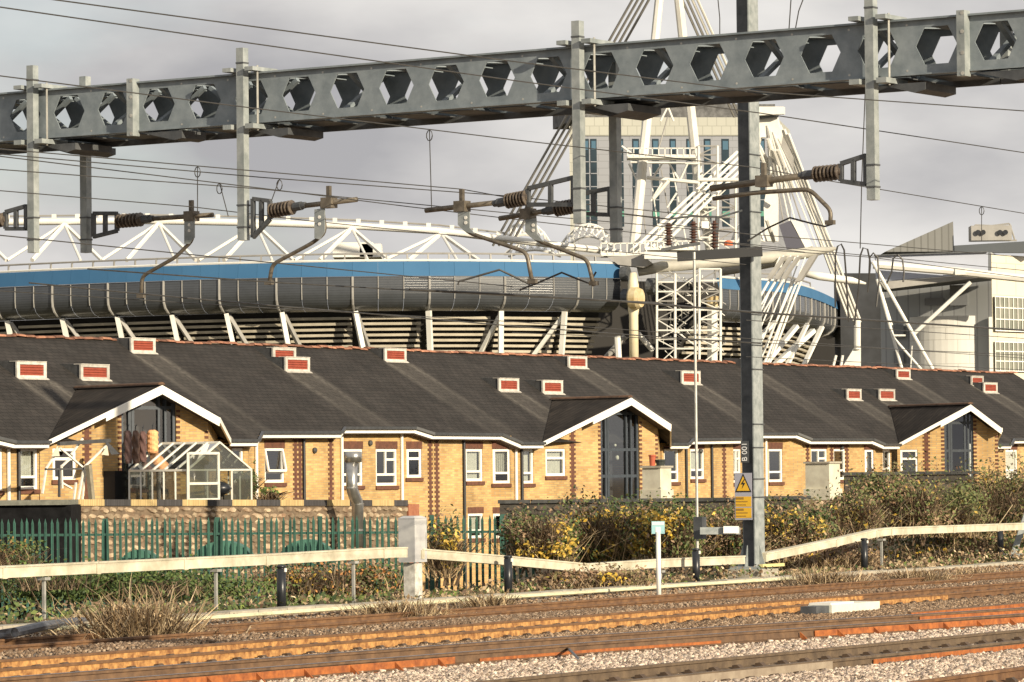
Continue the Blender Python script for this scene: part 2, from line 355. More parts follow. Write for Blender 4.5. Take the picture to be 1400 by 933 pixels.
side_plate(n3_, -40, 620, .03, -.19, -.05, rust_or, t3, 'rail_brace_plate', 'bright orange rusted plate along the rail side')
side_plate(n3_, 640, 1010, .03, -.17, -.10, rust_or, t3, 'rail_brace_plate')
side_plate(n3_, 1090, 1440, .03, -.19, -.05, rust_or, t3, 'rail_brace_plate')
side_plate(f3, 1240, 1440, .03, -.14, -.04, rust_or, t3, 'rail_brace_plate')
for pth, hw in ((f3, .045), (n3_, .045)):
    side_plate(pth, -40, 1440, -hw, .0005, .004, rail_top, t3, 'rail_head_surface', thick=2 * hw)
gus = MB(); gus.prism([(-.012, 0, -.19), (-.012, .16, -.19), (-.012, 0, -.055)], (.024, 0, 0)); gus_me = gus.mesh('brace', rust_or)
for i, P in enumerate(lerp_path(n3_, .95)):
    x = project(P)[0]
    if -30 < x < 620 or 1080 < x < 1430:
        R = basis(n3_[4] - n3_[3]); inst('rail_brace', gus_me, t3, P + nT * .045, R @ Matrix.Rotation(math.pi, 3, 'Z'))
sw_ = lerp_path([onz(1243, 836.5, 0), onz(1330, 829.5, 0), onz(1400, 823.5, 0), onz(1470, 818, 0)], 2)
rail(sw_, rust_dk, t3, 'switch_rail'); side_plate(sw_, 1240, 1470, .03, -.15, -.02, rust_or, t3, 'rail_brace_plate')
f4, n4_, t4 = TR['T4']
side_plate(n4_, 1164, 1440, .03, -.19, -.055, rust_or, t4, 'rail_web_plate', 'bright orange rusted side of the near rail')
side_plate(n4_, 600, 1158, .03, -.185, -.02, mat('grey_brown_rail', (0.22, 0.17, 0.125), .85, 0, col2=(0.33, 0.27, 0.2), nscale=4), t4, 'rail_web_plate', 'pale grey-brown side of the near rail')
# ballast shoulders heaped between neighbouring tracks
bed_m = mat('ballast_bed', (.08, .058, .042), .95, 0, col2=(.22, .165, .12), nscale=16, bump=.5)
BEDS = []
def bed(A, B, h, stone_pal, seed, gap=.16):
    """heap between rail paths A (far) and B (near)"""
    a0, a1 = A[0], A[-1]; da = (a1 - a0).normalized(); m = MB(); rows = []
    for i in range(61):
        f = i / 60; P = Vx(*(a0 + (a1 - a0) * f).to_tuple())
        # matching point on B across the gap
        best = min(B, key=lambda q_: (q_ - P).length); j = B.index(best); t_ = (B[min(j + 1, len(B) - 1)] - B[max(j - 1, 0)]).normalized(); Q = best + t_ * (P - best).dot(t_)
        L = (Q - P).length; n_ = (Q - P).normalized(); e = min(.45, L * .3)
        rows.append([P + n_ * gap + UP * -.21, P + n_ * (gap + e) + UP * h, Q - n_ * (gap + e) + UP * h, Q - n_ * gap + UP * -.21])
    for r_ in rows: m.v += r_
    for i in range(60):
        for k in range(3): m.f.append((i * 4 + k, i * 4 + k + 1, i * 4 + 5 + k, i * 4 + 4 + k))
    o = m.build('ballast_shoulder', bed_m); tag(o, kind='structure'); BEDS.append((rows, h))
def bed_points(rows, dens):
    out = []
    for r0, r1 in zip(rows, rows[1:]):
        q = [np.array(v) for v in (r0[0], r0[1], r0[2], r0[3])]; q1 = [np.array(v) for v in (r1[0], r1[1], r1[2], r1[3])]
        for k in range(3):
            ar = np.linalg.norm(q[k + 1] - q[k]) * np.linalg.norm(q1[k] - q[k]); n = int(ar * dens)
            if n < 1: continue
            u = rng.random((n, 1)); v = rng.random((n, 1)); out.append((q[k] * (1 - u) + q[k + 1] * u) * (1 - v) + (q1[k] * (1 - u) + q1[k + 1] * u) * v)
    P = np.concatenate(out); k = (np.abs(P[:, 0] / P[:, 1]) < .134) & (P[:, 1] > 38); return P[k] + np.array([0, 0, .012])
bed(TR['T1'][1], TR['T2'][0], -.055, None, 1); bed(TR['T2'][1], TR['T3'][0], -.12, None, 2); bed(TR['T3'][1], TR['T4'][0], -.09, None, 3, .22); bed(TR['T4'][1], TR['T5'][0], -.09, None, 4, .22)
# ------------------------------------------------------------------ ballast stones (uncountable)
OCT = np.array([[1, 0, 0], [0, 1, 0], [-1, 0, 0], [0, -1, 0], [0, 0, .8], [0, 0, -.8]]); OF = np.array([[0, 1, 4], [1, 2, 4], [2, 3, 4], [3, 0, 4], [1, 0, 5], [2, 1, 5], [3, 2, 5], [0, 3, 5]])
def stones(name, pos, rmin, rmax, pal, label):
    n = len(pos); V_ = OCT[None] * rng.uniform(rmin, rmax, (n, 1, 1)) * rng.uniform(.65, 1.3, (n, 1, 3)) + rng.normal(0, rmin * .18, (n, 6, 3))
    a = rng.uniform(0, 6.28, n); b = rng.uniform(-1.2, 1.2, n); c, s_ = np.cos(a), np.sin(a)
    x = V_[..., 0] * c[:, None] - V_[..., 1] * s_[:, None]; y = V_[..., 0] * s_[:, None] + V_[..., 1] * c[:, None]; z = V_[..., 2]
    c, s_ = np.cos(b), np.sin(b); y2 = y * c[:, None] - z * s_[:, None]; z2 = y * s_[:, None] + z * c[:, None]
    V_ = np.stack([x, y2, z2], -1) + pos[:, None, :]
    F_ = (OF[None] + (np.arange(n) * 6)[:, None, None]).reshape(-1, 3)
    pal = np.array(pal); cc = pal[rng.integers(0, len(pal), n)] * rng.uniform(.75, 1.2, (n, 1))
    o = npmesh(name, V_.reshape(-1, 3), F_, stone_m, np.repeat(cc, 8, axis=0), None, (0, 30, -.2)); return tag(o, label, 'gravel', kind='stuff')
def scatter(n, s0, s1, a0, a1):
    s_ = rng.uniform(s0, s1, n); a_ = rng.uniform(a0, a1, n); P = -np.outer(s_, np.array(nT)) + np.outer(a_, np.array(dT))
    u = P[:, 0] / np.maximum(P[:, 1], 1); k = (np.abs(u) < .134) & (P[:, 1] > 38)
    return P[k], s_[k], a_[k]
pale = [(0.60, .48, .38), (0.50, .40, .32), (0.70, .59, .47), (0.34, .26, .20), (0.58, .45, .36), (.21, .16, .12)]
P, s_, a_ = scatter(120000, 16.5, 28.0, 20, 85); P[:, 2] = -.205 + rng.uniform(0, .035, len(P))
P = np.concatenate([P, bed_points(BEDS[2][0], 420), bed_points(BEDS[3][0], 420)])
stones('ballast', P, .028, .055, pale, 'pale pinkish angular ballast stones between the near tracks')
P, s_, a_ = scatter(90000, 28.0, 37.6, 25, 110); P[:, 2] = np.array([gz(v) for v in s_]) + rng.uniform(-.02, .03, len(P))
B1 = bed_points(BEDS[0][0], 330); al = B1 @ np.array(dT); B1 = B1[rng.random(len(B1)) < np.where(np.sin(al * .55) + np.sin(al * .21 + 1) > 0, .95, .25)]
P = np.concatenate([P, bed_points(BEDS[1][0], 330)])
stones('soil_ballast', B1, .022, .045, [(0.24, .165, .11), (.15, .10, .065), (.36, .27, .19), (.19, .13, .085)], 'soiled dark ballast between the two far tracks')
stones('brown_ballast', P, .022, .045, [(0.30, .205, .13), (.20, .13, .08), (.40, .29, .195), (.13, .085, .055)], 'dirty brown ballast around the far tracks')
# ------------------------------------------------------------------ lineside: trunking, posts, cabinet, bollards
TRS = 39.6
def trk(px, py, s=TRS): return onplane(px, py, -nT * s, nT)
def trough(label, pts, h, posts, segs_px=95):
    P = [trk(x, y) for x, y in pts]; path = lerp_path(P, 2.6); t = thing('cable_trunking', label, 'trunking', Vx(P[0].x, P[0].y, 0), 'raised cable trunking')
    for A, B in zip(path, path[1:]):
        d = (B - A); e = d.normalized() * .008; m = MB(); m.obox(A - d.normalized() * .06 - UP * (h + .012) - nT * .10, d.normalized() * .12, nT * .21, UP * (h - .01)); m.build('joint_strap', cream, t); m = MB()
        m.obox(A + e - UP * h + nT * -.09, d - 2 * e, nT * .18, UP * (h - .02)); m.build('trunking_length', cream, t)
        m = MB(); m.obox(A + e - UP * .018 - nT * .105, d - 2 * e, nT * .21, UP * .03); m.build('lid', cream, t)
    for x, yb in posts:
        top = trk(x, yb); zt = top.z; b = Vx(top.x, top.y, gz(s_of(top)) - .05)
        m = MB(); m.cbox((b + Vx(top.x, top.y, zt - .08)) / 2, dT * .05, nT * .05, UP * (zt - .08 - b.z)); po = m.build('support_post', steel_lt, t)
        m = MB(); m.cbox(Vx(top.x, top.y, zt - .055), dT * .16, nT * .16, UP * .05); m.build('bracket', steel_lt, po)
    return t
trough('long cream cable trunking on posts running left from the white cabinet', [(-60, 777), (0, 775), (360, 758.5), (521, 749.5), (552, 749)], .19, [(295, 776), (483, 765), (60, 787)])
trough('cream cable trunking dipping between the white cabinet and the steel mast', [(572, 751), (692, 761), (800, 771.5), (900, 765), (1014, 760.5)], .18, [(805, 785), (903, 778)])
trough('cream cable trunking rising to the right of the steel mast', [(1043, 757), (1140, 737), (1195, 724.5), (1215, 722), (1300, 719), (1470, 713)], .18, [(1205, 735)])
# cabinet
C = onz(565, 818, -.03); cb = thing('equipment_cabinet', 'white box cabinet on a thick square post in the trunking run', 'cabinet', C)
m = MB(); m.cbox(C + UP * .33, nT * .25, dT * .30, UP * .72); m.build('post', mat('flaking_white_concrete', (.34, .32, .28), .9, 0, col2=(.68, .66, .6), nscale=7), cb)
zb, zt = trk(565, 767).z, trk(565, 707).z
wcab = mat('cabinet_paint', (.36, .36, .37), .5, 0, col2=(.50, .495, .48), nscale=3)
m = MB(); m.cbox(C + UP * ((zb + zt) / 2), nT * .37, dT * .48, UP * (zt - zb)); bo = m.build('box', wcab, cb)
m = MB(); q4 = [C + nT * a * .195 + dT * b * .25 + UP * zt for a, b in ((-1, -1), (1, -1), (1, 1), (-1, 1))]; q5 = [C + nT * a * .12 + dT * b * .16 + UP * (zt + .05) for a, b in ((-1, -1), (1, -1), (1, 1), (-1, 1))]; m.hexa(q4, q5); m.build('lid', wcab, cb)
m = MB(); m.cbox(C + nT * .19 + UP * (zb + zt) / 2 + dT * .2, nT * .02, dT * .03, UP * .3); m.build('hinge_strip', wcab, cb)
# bollards
def bollard(px, yb, yt, label):
    B = onz(px, yb, -.03); h = (yb - yt) * B.y / F; t = thing('black_bollard', label, 'bollard', B, 'black lineside bollards')
    m = MB(); m.lathe(B - UP * .1, UP, [(0, .085), (.1 + h - .07, .085), (.1 + h - .07, .072), (.1 + h - .05, .072), (.1 + h - .05, .088), (.1 + h - .015, .088), (.1 + h, .06)], 14); m.build('post', black_pl, t, True)
    m = MB(); m.cbox(B + UP * (h - .09) + nT * .09, dT * .06, nT * .02, UP * .07); m.build('reflector', white_pl, t)
bollard(385, 833, 773, 'black bollard under the left trunking run')
bollard(695, 812, 760, 'black bollard just right of the white cabinet')
bollard(952, 796, 750, 'black bollard below the thin grey pole')
bollard(1182, 781, 736, 'black bollard below the bend of the right trunking')
bollard(1368, 764, 720, 'black bollard nearest the right edge')
# conduit and concrete trough along the cess
pts = [onz(x, y, .03) for x, y in ((-40, 868), (340, 841), (640, 820.5), (990, 797), (1100, 790))]
m = MB(); m.pipe(lerp_path(pts, 4), .035, 6); tag(m.build('conduit_pipe', mat('cream_pipe', (.62, .6, .4), .6, 0, var=.15)), 'thin cream pipe lying along the far side of the tracks', 'pipe')
t = thing('concrete_trough', 'low concrete cable trough with lids behind the far track', 'trough', onz(700, 812, 0))
pl = lerp_path([trk(x, 700, 38.1) * 1 for x in (-60, 1470)], .95)
pl = [Vx(P.x, P.y, -.03) for P in pl]
lid = MB(); lid.cbox((.46, 0, .02), (.93, 0, 0), (0, .42, 0), (0, 0, .09)); lid_me = lid.mesh('lid', conc)
for P in pl[:-1]: inst('lid', lid_me, t, P + UP * random.uniform(-.012, .012), basis(dT) @ Matrix.Rotation(random.uniform(-.012, .012), 3, 'Z'))
# marker post with pale blue plate
B = onz(901, 825, -.2); t = thing('marker_post', 'slim white post with a pale blue plate between the far tracks', 'marker post', B)
zt = B.z + (825 - 728) * B.y / F; m = MB(); m.tube(B - UP * .1, Vx(B.x, B.y, zt), .048, 10); m.build('post', white_pl, t, True)
pf = mat('pale_blue_sign', (.36, .62, .66), .5); pw = mat('sign_white', (.8, .82, .8), .5)
sx = (dT * .3 + nT * 1).normalized(); sy = Vx(sx.y, -sx.x)
m = MB(); m.cbox(Vx(B.x, B.y, zt + .09) , sx * .26, sy * .03, UP * .25); pb = m.build('plate', pf, t)
m = MB(); m.cbox(Vx(B.x, B.y, zt + .17) + sy * .017, sx * .24, sy * .006, UP * .06); m.build('plate_band', pw, pb)
m = MB(); m.cbox(Vx(B.x, B.y, zt + .05) + sy * .017, sx * .1, sy * .006, UP * .10); m.build('plate_mark', pw, pb)
# white equipment box between the tracks
A = onz(1105, 839, -.1); Bq = onz(1189, 835, -.1); t = thing('point_box', 'flat pale box lying between the rails near the orange braces', 'box', (A + Bq) / 2)
m = MB(); m.obox(A, (dT * 2.1), nT * .45, UP * .15); m.build('case', mat('pale_case', (.66, .66, .56), .6, 0, var=.08), t)
m = MB(); m.obox(A + UP * .15 + nT * .02, dT * 1.0, nT * .41, UP * .035); m.build('cover', white_pl, t)
m = MB(); m.obox(A - dT * .55 + nT * .1, dT * .55, nT * .3, UP * .14); m.build('motor', galv_dk, t)
# black cable hoop in the ballast
pts = [onz(x, y, -.16) for x, y in ((745, 890), (752, 887))] + [onz(765, 884, -.1), onz(778, 888, -.06), onz(790, 900, -.08), onz(796, 918, -.17)]
m = MB(); m.pipe(pts, .019, 6); tag(m.build('loose_cable', black_pl), 'black cable arching across the pale ballast', 'cable')
pts = [onz(x, y, z) for x, y, z in ((-20, 871, .02), (20, 865, .1), (60, 856, .12), (100, 851, .06), (120, 850, -.02))]
m = MB(); m.pipe(pts, .075, 8); tag(m.build('cable_duct', mat('grey_duct', (.10, .105, .12), .5, 0, var=.3)), 'thick grey cable duct at the left edge behind the far track', 'cable')

# ------------------------------------------------------------------ steel mast with warning plate
MBs = onz(1027, 778, .15); mast = thing('steel_mast', 'tall grey steel mast with yellow warning plates in front of the houses', 'mast', MBs)
mx_ = dT.copy(); mn = nT.copy()          # flanges face along the boom, web between
h = 15.2; hw = .21
m = MB(); m.cbox(MBs + mn * hw * .93 + UP * h / 2 + dT * .05, dT * 2.5 * hw, mn * .03, UP * h); m.build('flange', galv, mast)
m = MB(); m.cbox(MBs - mn * hw * .93 + UP * h / 2 + dT * hw * .55, dT * hw * .9, mn * .03, UP * h); m.build('flange', galv, mast)
m = MB(); m.cbox(MBs + UP * h / 2 + dT * .0, dT * .03, mn * (2 * hw * .93 - .03), UP * h); m.build('web', galv_dk, mast)  # darker steel than the flanges puts the web's shade into the colour
m = MB(); m.cbox(MBs + UP * .03, dT * .75, mn * .75, UP * .06); m.build('base_plate', galv, mast)
for sg in (-1, 1):
    m = MB(); m.prism([MBs + mn * sg * .215 + UP * .06 + dT * .01, MBs + mn * sg * .36 + UP * .06 + dT * .01, MBs + mn * sg * .215 + UP * .55 + dT * .01], dT * .025); m.build('stiffener', galv, mast)
m = MB(); m.prism([MBs + dT * .215 + UP * .06, MBs + dT * .36 + UP * .06, MBs + dT * .215 + UP * .55], mn * .025); m.build('stiffener', galv, mast)
m = MB(); m.prism([MBs - dT * .215 + UP * .06, MBs - dT * .36 + UP * .06, MBs - dT * .215 + UP * .55], mn * .025); m.build('stiffener', galv, mast)
m = MB(); m.cbox(MBs - UP * .3, dT * .95, mn * .95, UP * .6); m.build('foundation', conc, mast)
m = MB(); m.cbox(MBs + mn * .42 + UP * .08 + dT * .25, dT * 1.2, mn * .09, UP * .07); m.build('kerb_bar', mat('yellow_bar', (.62, .55, .25), .7), mast)
for k in range(11):                        # clamp bands
    y = (60, 212, 290, 345, 430, 472, 505, 580, 612, 655, 680)[k]; z = onplane(1033, y, MBs + mn * hw, mn).z
    m = MB(); m.cbox(Vx(MBs.x, MBs.y, z) + mn * hw * 1.0 + dT * .05, dT * .56, mn * .05, UP * .025); m.build('band', galv_dk, mast)
# warning plates on the side facing the camera
sgx = mn; fx = -dT                          # plate runs along n, faces -d
pc = onplane(1016.5, 679, MBs - dT * (hw + .03), dT); ph = (712 - 648) * MBs.y / F
plate = MB(); plate.cbox(pc, sgx * .44, fx * .012, UP * ph); po = plate.build('warning_plate', mat('plate_grey', (.36, .36, .42), .5), mast)
yel = mat('warning_yellow', (.72, .42, .03), .5); blk = mat('sign_black', (.02, .018, .015), .5)
def tri(c, w, hh, off, mt, nm):
    m = MB(); c = c + fx * off; m.prism([c - sgx * w / 2 - UP * hh / 2, c + sgx * w / 2 - UP * hh / 2, c + UP * hh / 2], fx * .004); m.build(nm, mt, po)
u1 = ph / 2
tri(pc + UP * u1 * .58, .42, ph * .40, .007, blk, 'triangle_border'); tri(pc + UP * u1 * .55, .33, ph * .31, .013, yel, 'triangle')
m = MB(); zz = [(.03, .13), (-.06, -.01), (.0, -.01), (-.03, -.13), (.06, .03), (.0, .03), (.05, .13)]
m.prism([pc + UP * u1 * .53 + sgx * a + UP * b * .85 + fx * .018 for a, b in zz], fx * .003); m.build('lightning_mark', blk, po)
for k, zc in enumerate((-.22, -.70)):
    m = MB(); c = pc + UP * u1 * zc + fx * .007; m.cbox(c, sgx * .40, fx * .006, UP * ph * .215); yp = m.build('yellow_panel', yel, po)
    for r_, (w, hh) in enumerate(((.20, .05), (.30, .022), (.26, .022))):
        m = MB(); m.cbox(c - sgx * (.19 - w / 2) + UP * (.075 - r_ * .075) + fx * .005, sgx * w, fx * .003, UP * hh); m.build('faded_lettering', mat('faded_print', (.30, .17, .03), .6), po)
# number plate, sideways white characters
def text_on(body, size, origin, xdir, ydir, mt, parent, name):
    cu = bpy.data.curves.new(name, 'FONT'); cu.body = body; cu.size = size; cu.extrude = .002; cu.align_x = 'CENTER'; cu.align_y = 'CENTER'
    tmp = bpy.data.objects.new('tmp_text', cu); COL.objects.link(tmp); dg = bpy.context.evaluated_depsgraph_get(); me = bpy.data.meshes.new_from_object(tmp.evaluated_get(dg)); bpy.data.objects.remove(tmp)
    me.materials.clear(); me.materials.append(mt); o = bpy.data.objects.new(name, me); link(o, parent, origin)
    z = xdir.cross(ydir); o.rotation_euler = Matrix((xdir, ydir, z)).transposed().to_euler(); return o
tp = onplane(1018, 618, MBs - dT * (hw + .03), dT)
m = MB(); m.cbox(tp - fx * .012, sgx * .2, fx * .012, UP * .5); npl = m.build('number_plate', galv_dk, mast)
text_on('B 001', .19, tp, UP, -sgx, mat('white_print', (.75, .75, .74), .6), npl, 'plate_characters')
# stay, thin pole and arm beside the mast
P0 = onz(954, 792, 0); P1 = at(949, 345, P0.y); t = thing('thin_pole', 'thin pale vertical pole left of the steel mast', 'pole', P0)
m = MB(); m.tube(P0, P1, .032, 8); m.build('pole', steel_lt, t)
m = MB(); m.cbox(at(957, 722, P0.y), dT * .22, nT * .22, UP * .5); m.build('clamp', galv_dk, t)
A = at(957, 726, P0.y - .3); Bq = at(1012, 726, P0.y - .3); m = MB(); m.beam(A, Bq, .1, .16); m.build('arm', galv, t)
m = MB(); m.beam(at(989, 724.5, P0.y - .45), at(1010, 724.5, P0.y - .45), .06, .16); m.build('arm_end', white_pl, t)
# raking stay strut at right edge
A = onz(1384, 762, 0); t = thing('mast_strut', 'raking grey steel strut at the right edge by the trunking', 'strut', A)
m = MB(); m.beam(A, at(1408, 690, A.y), .16, .16); m.build('leg', galv, t)
m = MB(); m.cbox(A + UP * .05, dT * .9, nT * .5, UP * .1); m.build('foot', galv, t)
# ------------------------------------------------------------------ overhead gantry boom with hexagonal openings
BF = Vx(-6.746, 53.0, 6.84); BZ0, BZ1, BD = 6.84, 7.44, 1.0
def bpl(px, py, off=0.0): return onplane(px, py, BF - nB * off, nB)
def bb(px, py, off=0.0): return (bpl(px, py, off) - BF).dot(dB)
def BP(b, z, off=0.0): return Vx(BF.x, BF.y) + dB * b - nB * off + UP * z
boom = thing('gantry_boom', 'long grey steel gantry boom with a row of hexagonal openings', 'gantry', BP(6, BZ0))
b0, bE = bb(217, 145), bb(1280, 65); pit = (bE - b0) / 15
hexw, hexf, hexh = .262, .15, .213; zc = (BZ0 + BZ1) / 2 + .005
def web(bs, off, th, name):
    m = MB()
    for bc in bs:
        f = []
        for o_ in (off, off + th):
            L, R_ = bc - pit / 2, bc + pit / 2
            f.append([BP(L, BZ0, o_), BP(L, BZ1, o_), BP(R_, BZ1, o_), BP(R_, BZ0, o_), BP(bc - hexw, zc, o_), BP(bc - hexf, zc + hexh, o_), BP(bc + hexf, zc + hexh, o_), BP(bc + hexw, zc, o_), BP(bc + hexf, zc - hexh, o_), BP(bc - hexf, zc - hexh, o_)])
        n = len(m.v); m.v += f[0] + f[1]
        for k, q in ((0, 1), (10, -1)):
            for a in ((1, 2, 6, 5), (0, 9, 8, 3), (1, 5, 4), (1, 4, 0), (0, 4, 9), (2, 7, 6), (2, 3, 7), (3, 8, 7)): m.f.append(tuple(n + k + i for i in (a if q > 0 else a[::-1])))
        for i in range(6): j = (i + 1) % 6; m.f.append((n + 4 + i, n + 4 + j, n + 14 + j, n + 14 + i))
        for i, j in ((0, 1), (2, 3), (1, 2), (3, 0)): m.f.append((n + i, n + j, n + 10 + j, n + 10 + i))
    return m.build(name, boom_m, boom)
ks = [range(-5, 0), range(0, 16), range(16, 21)]
ends = []
for kk in ks:
    bs = [b0 + pit * k for k in kk]; L, R_ = bs[0] - pit / 2, bs[-1] + pit / 2; ends.append((L, R_)); g_ = .03
    bs2 = bs
    web(bs2, 0, .014, 'web_plate'); web([b + pit * .57 for b in bs2], BD, .014, 'rear_web_plate')
    for off, sgn, nm in ((0, 1, 'flange'), (BD, -1, 'rear_flange')):
        m = MB(); m.obox(BP(L + .01, BZ1 + .001, off - (.05 if sgn > 0 else .17)), dB * (R_ - L - .02), -nB * .22, UP * .022); m.build('top_' + nm, boom_m, boom)
        m = MB(); m.obox(BP(L + .01, BZ0 - .02, off - (.02 if sgn > 0 else .12)), dB * (R_ - L - .02), -nB * .15, UP * .018); m.build('bottom_' + nm, boom_m, boom)
    m = MB(); m.obox(BP(L + .01, BZ0 - .10, BD - .16), dB * (R_ - L - .02), -nB * .05, UP * .075); m.build('bottom_chord', galv_dk, boom)
    b = L + .15; i = 0
    while b < R_ - .5:
        m = MB(); m.obox(BP(b, BZ0 - .035, .15), dB * .52, -nB * (BD - .3), UP * .012); m.build('batten_plate', galv_dk, boom)  # dark steel here paints in the shade under the boom
        m = MB(); m.beam(BP(b, BZ1 - .02, .12), BP(b + pit, BZ1 - .02, BD - .12), .08, .012, None); m.build('top_lacing', boom_m, boom)
        m = MB(); m.beam(BP(b + pit, BZ1 - .035, .12), BP(b, BZ1 - .035, BD - .12), .08, .012, None); m.build('top_lacing', boom_m, boom)
        m = MB(); m.obox(BP(b + .05, BZ1 - .06, .13), dB * .28, -nB * (BD - .26), UP * .012); m.build('top_shade_batten', boom_m, boom)  # battens added to keep sun off the inside of the boom
        if i % 2 == 0:
            m = MB(); m.beam(BP(b + .1, BZ0 + .04, .06), BP(b + .1, BZ1 - .06, BD - .06), .07, .05); m.build('cross_brace', boom_m, boom)
            m = MB(); m.beam(BP(b + .22, BZ1 - .06, .06), BP(b + .22, BZ0 + .04, BD - .06), .07, .05); m.build('cross_brace', boom_m, boom)
        b += pit; i += 1
bolt = MB(); bolt.lathe((0, 0, 0), (0, 1, 0), [(0, .024), (.022, .024), (.03, .016)], 6); bolt_me = bolt.mesh('bolt', steel_lt)
RB = Matrix((dB, nB, UP)).transposed()
for k in range(-5, 21):
    for zz in (BZ0 + .035, BZ1 - .045): inst('bolt', bolt_me, boom, BP(b0 + pit * (k + .5), zz, -.002), RB, (.6, .5, .6))
for k in range(-5, 3):
    bc = b0 + pit * k; m = MB(); m.beam(BP(bc - .36, BZ0 + .03, .5), BP(bc + .36, BZ1 - .05, .5), .06, .055); m.build('lattice_bar', boom_m, boom)
    m = MB(); m.beam(BP(bc - .36, BZ1 - .05, .58), BP(bc + .36, BZ0 + .03, .58), .06, .055); m.build('lattice_bar', boom_m, boom)
for bx in (ends[0][1], ends[1][1]):
    for off in (-.06, BD + .01):
        m = MB(); m.cbox(BP(bx, (BZ0 + BZ1) / 2 - .01, off), dB * .10, nB * .14, UP * .74); sp = m.build('splice_plate', galv, boom)
        if off < 0:
            for zz in (BZ0 - .05, BZ0 + .18, BZ1 - .18, BZ1 + .03): inst('bolt', bolt_me, sp, BP(bx + .02, zz, -.135), RB)
    m = MB(); m.prism([BP(bx + .1, BZ0 - .04, .0), BP(bx + .75, BZ0 - .04, .0), BP(bx + .75, BZ0 - .14, .0), BP(bx + .62, BZ0 - .16, .0)], -nB * .5); m.build('splice_gusset', galv_dk, boom)
# drop posts hung from the boom
def drop_post(px, yt, yb, off, label, rear=False):
    c = bb(px, (yt + yb) / 2, off); zt = bpl(px, yt, off).z; zb = bpl(px, yb, off).z
    t = thing('drop_post', label, 'post', BP(c, zb, off), 'square posts hung from the gantry boom')
    m = MB(); m.obox(BP(c - .055, zb, off + .055), dB * .11, nB * .11, UP * (zt - zb)); m.build('post', galv, t)
    m = MB(); m.obox(BP(c - .06, zt - .2, off + .06), dB * .12, nB * .12, UP * .02); m.build('collar', galv_dk, t)
    inner = 1 if not rear else -1
    for zz, th in ((BZ1 + .028, .05), (BZ0 - .10, .06)):
        m = MB(); m.obox(BP(c - .24, zz, off - .1 * inner), dB * .13, nB * -.42 * inner, UP * th); m.build('clamp', galv, t)
        m = MB(); m.obox(BP(c + .11, zz, off - .1 * inner), dB * .13, nB * -.52 * inner, UP * th); m.build('clamp', galv, t)
    m = MB(); m.tube(BP(c + .20, BZ0 - .12, off + .05), BP(c + .20, BZ1 + .1, off + .05), .014, 6); m.build('clamp_rod', steel_lt, t)
    m = MB(); m.prism([BP(c + .05, BZ0 - .105, off + .12 * inner), BP(c + .62, BZ0 - .105, off + .12 * inner), BP(c + .62, BZ0 - .19, off + .12 * inner), BP(c + .48, BZ0 - .22, off + .12 * inner)], nB * -.75 * inner); m.build('clamp_shoe', galv_dk, t)
    for yy in (yb - 18, yb - 48):
        z = bpl(px, yy, off).z; m = MB(); m.cbox(BP(c, z, off), dB * .125, nB * .125, UP * .02); m.build('band', galv_dk, t)
    return t
FO, RO = -.125, BD + .14
drop_post(45, 90, 346, FO, 'leftmost square post hung on the near side of the gantry boom')
drop_post(332, 66, 329, FO, 'square post on the near side of the boom, left of the middle')
drop_post(791, 29, 306, FO, 'square post on the near side of the boom, in front of the tower block')
drop_post(1192, -12, 274, FO, 'square post hung on the near side at the right end of the boom')
drop_post(117, 105, 346, RO, 'square post hung on the far side of the boom near the left edge', True)
drop_post(841, 60, 332, RO, 'square post hung on the far side of the boom beside the white masts', True)
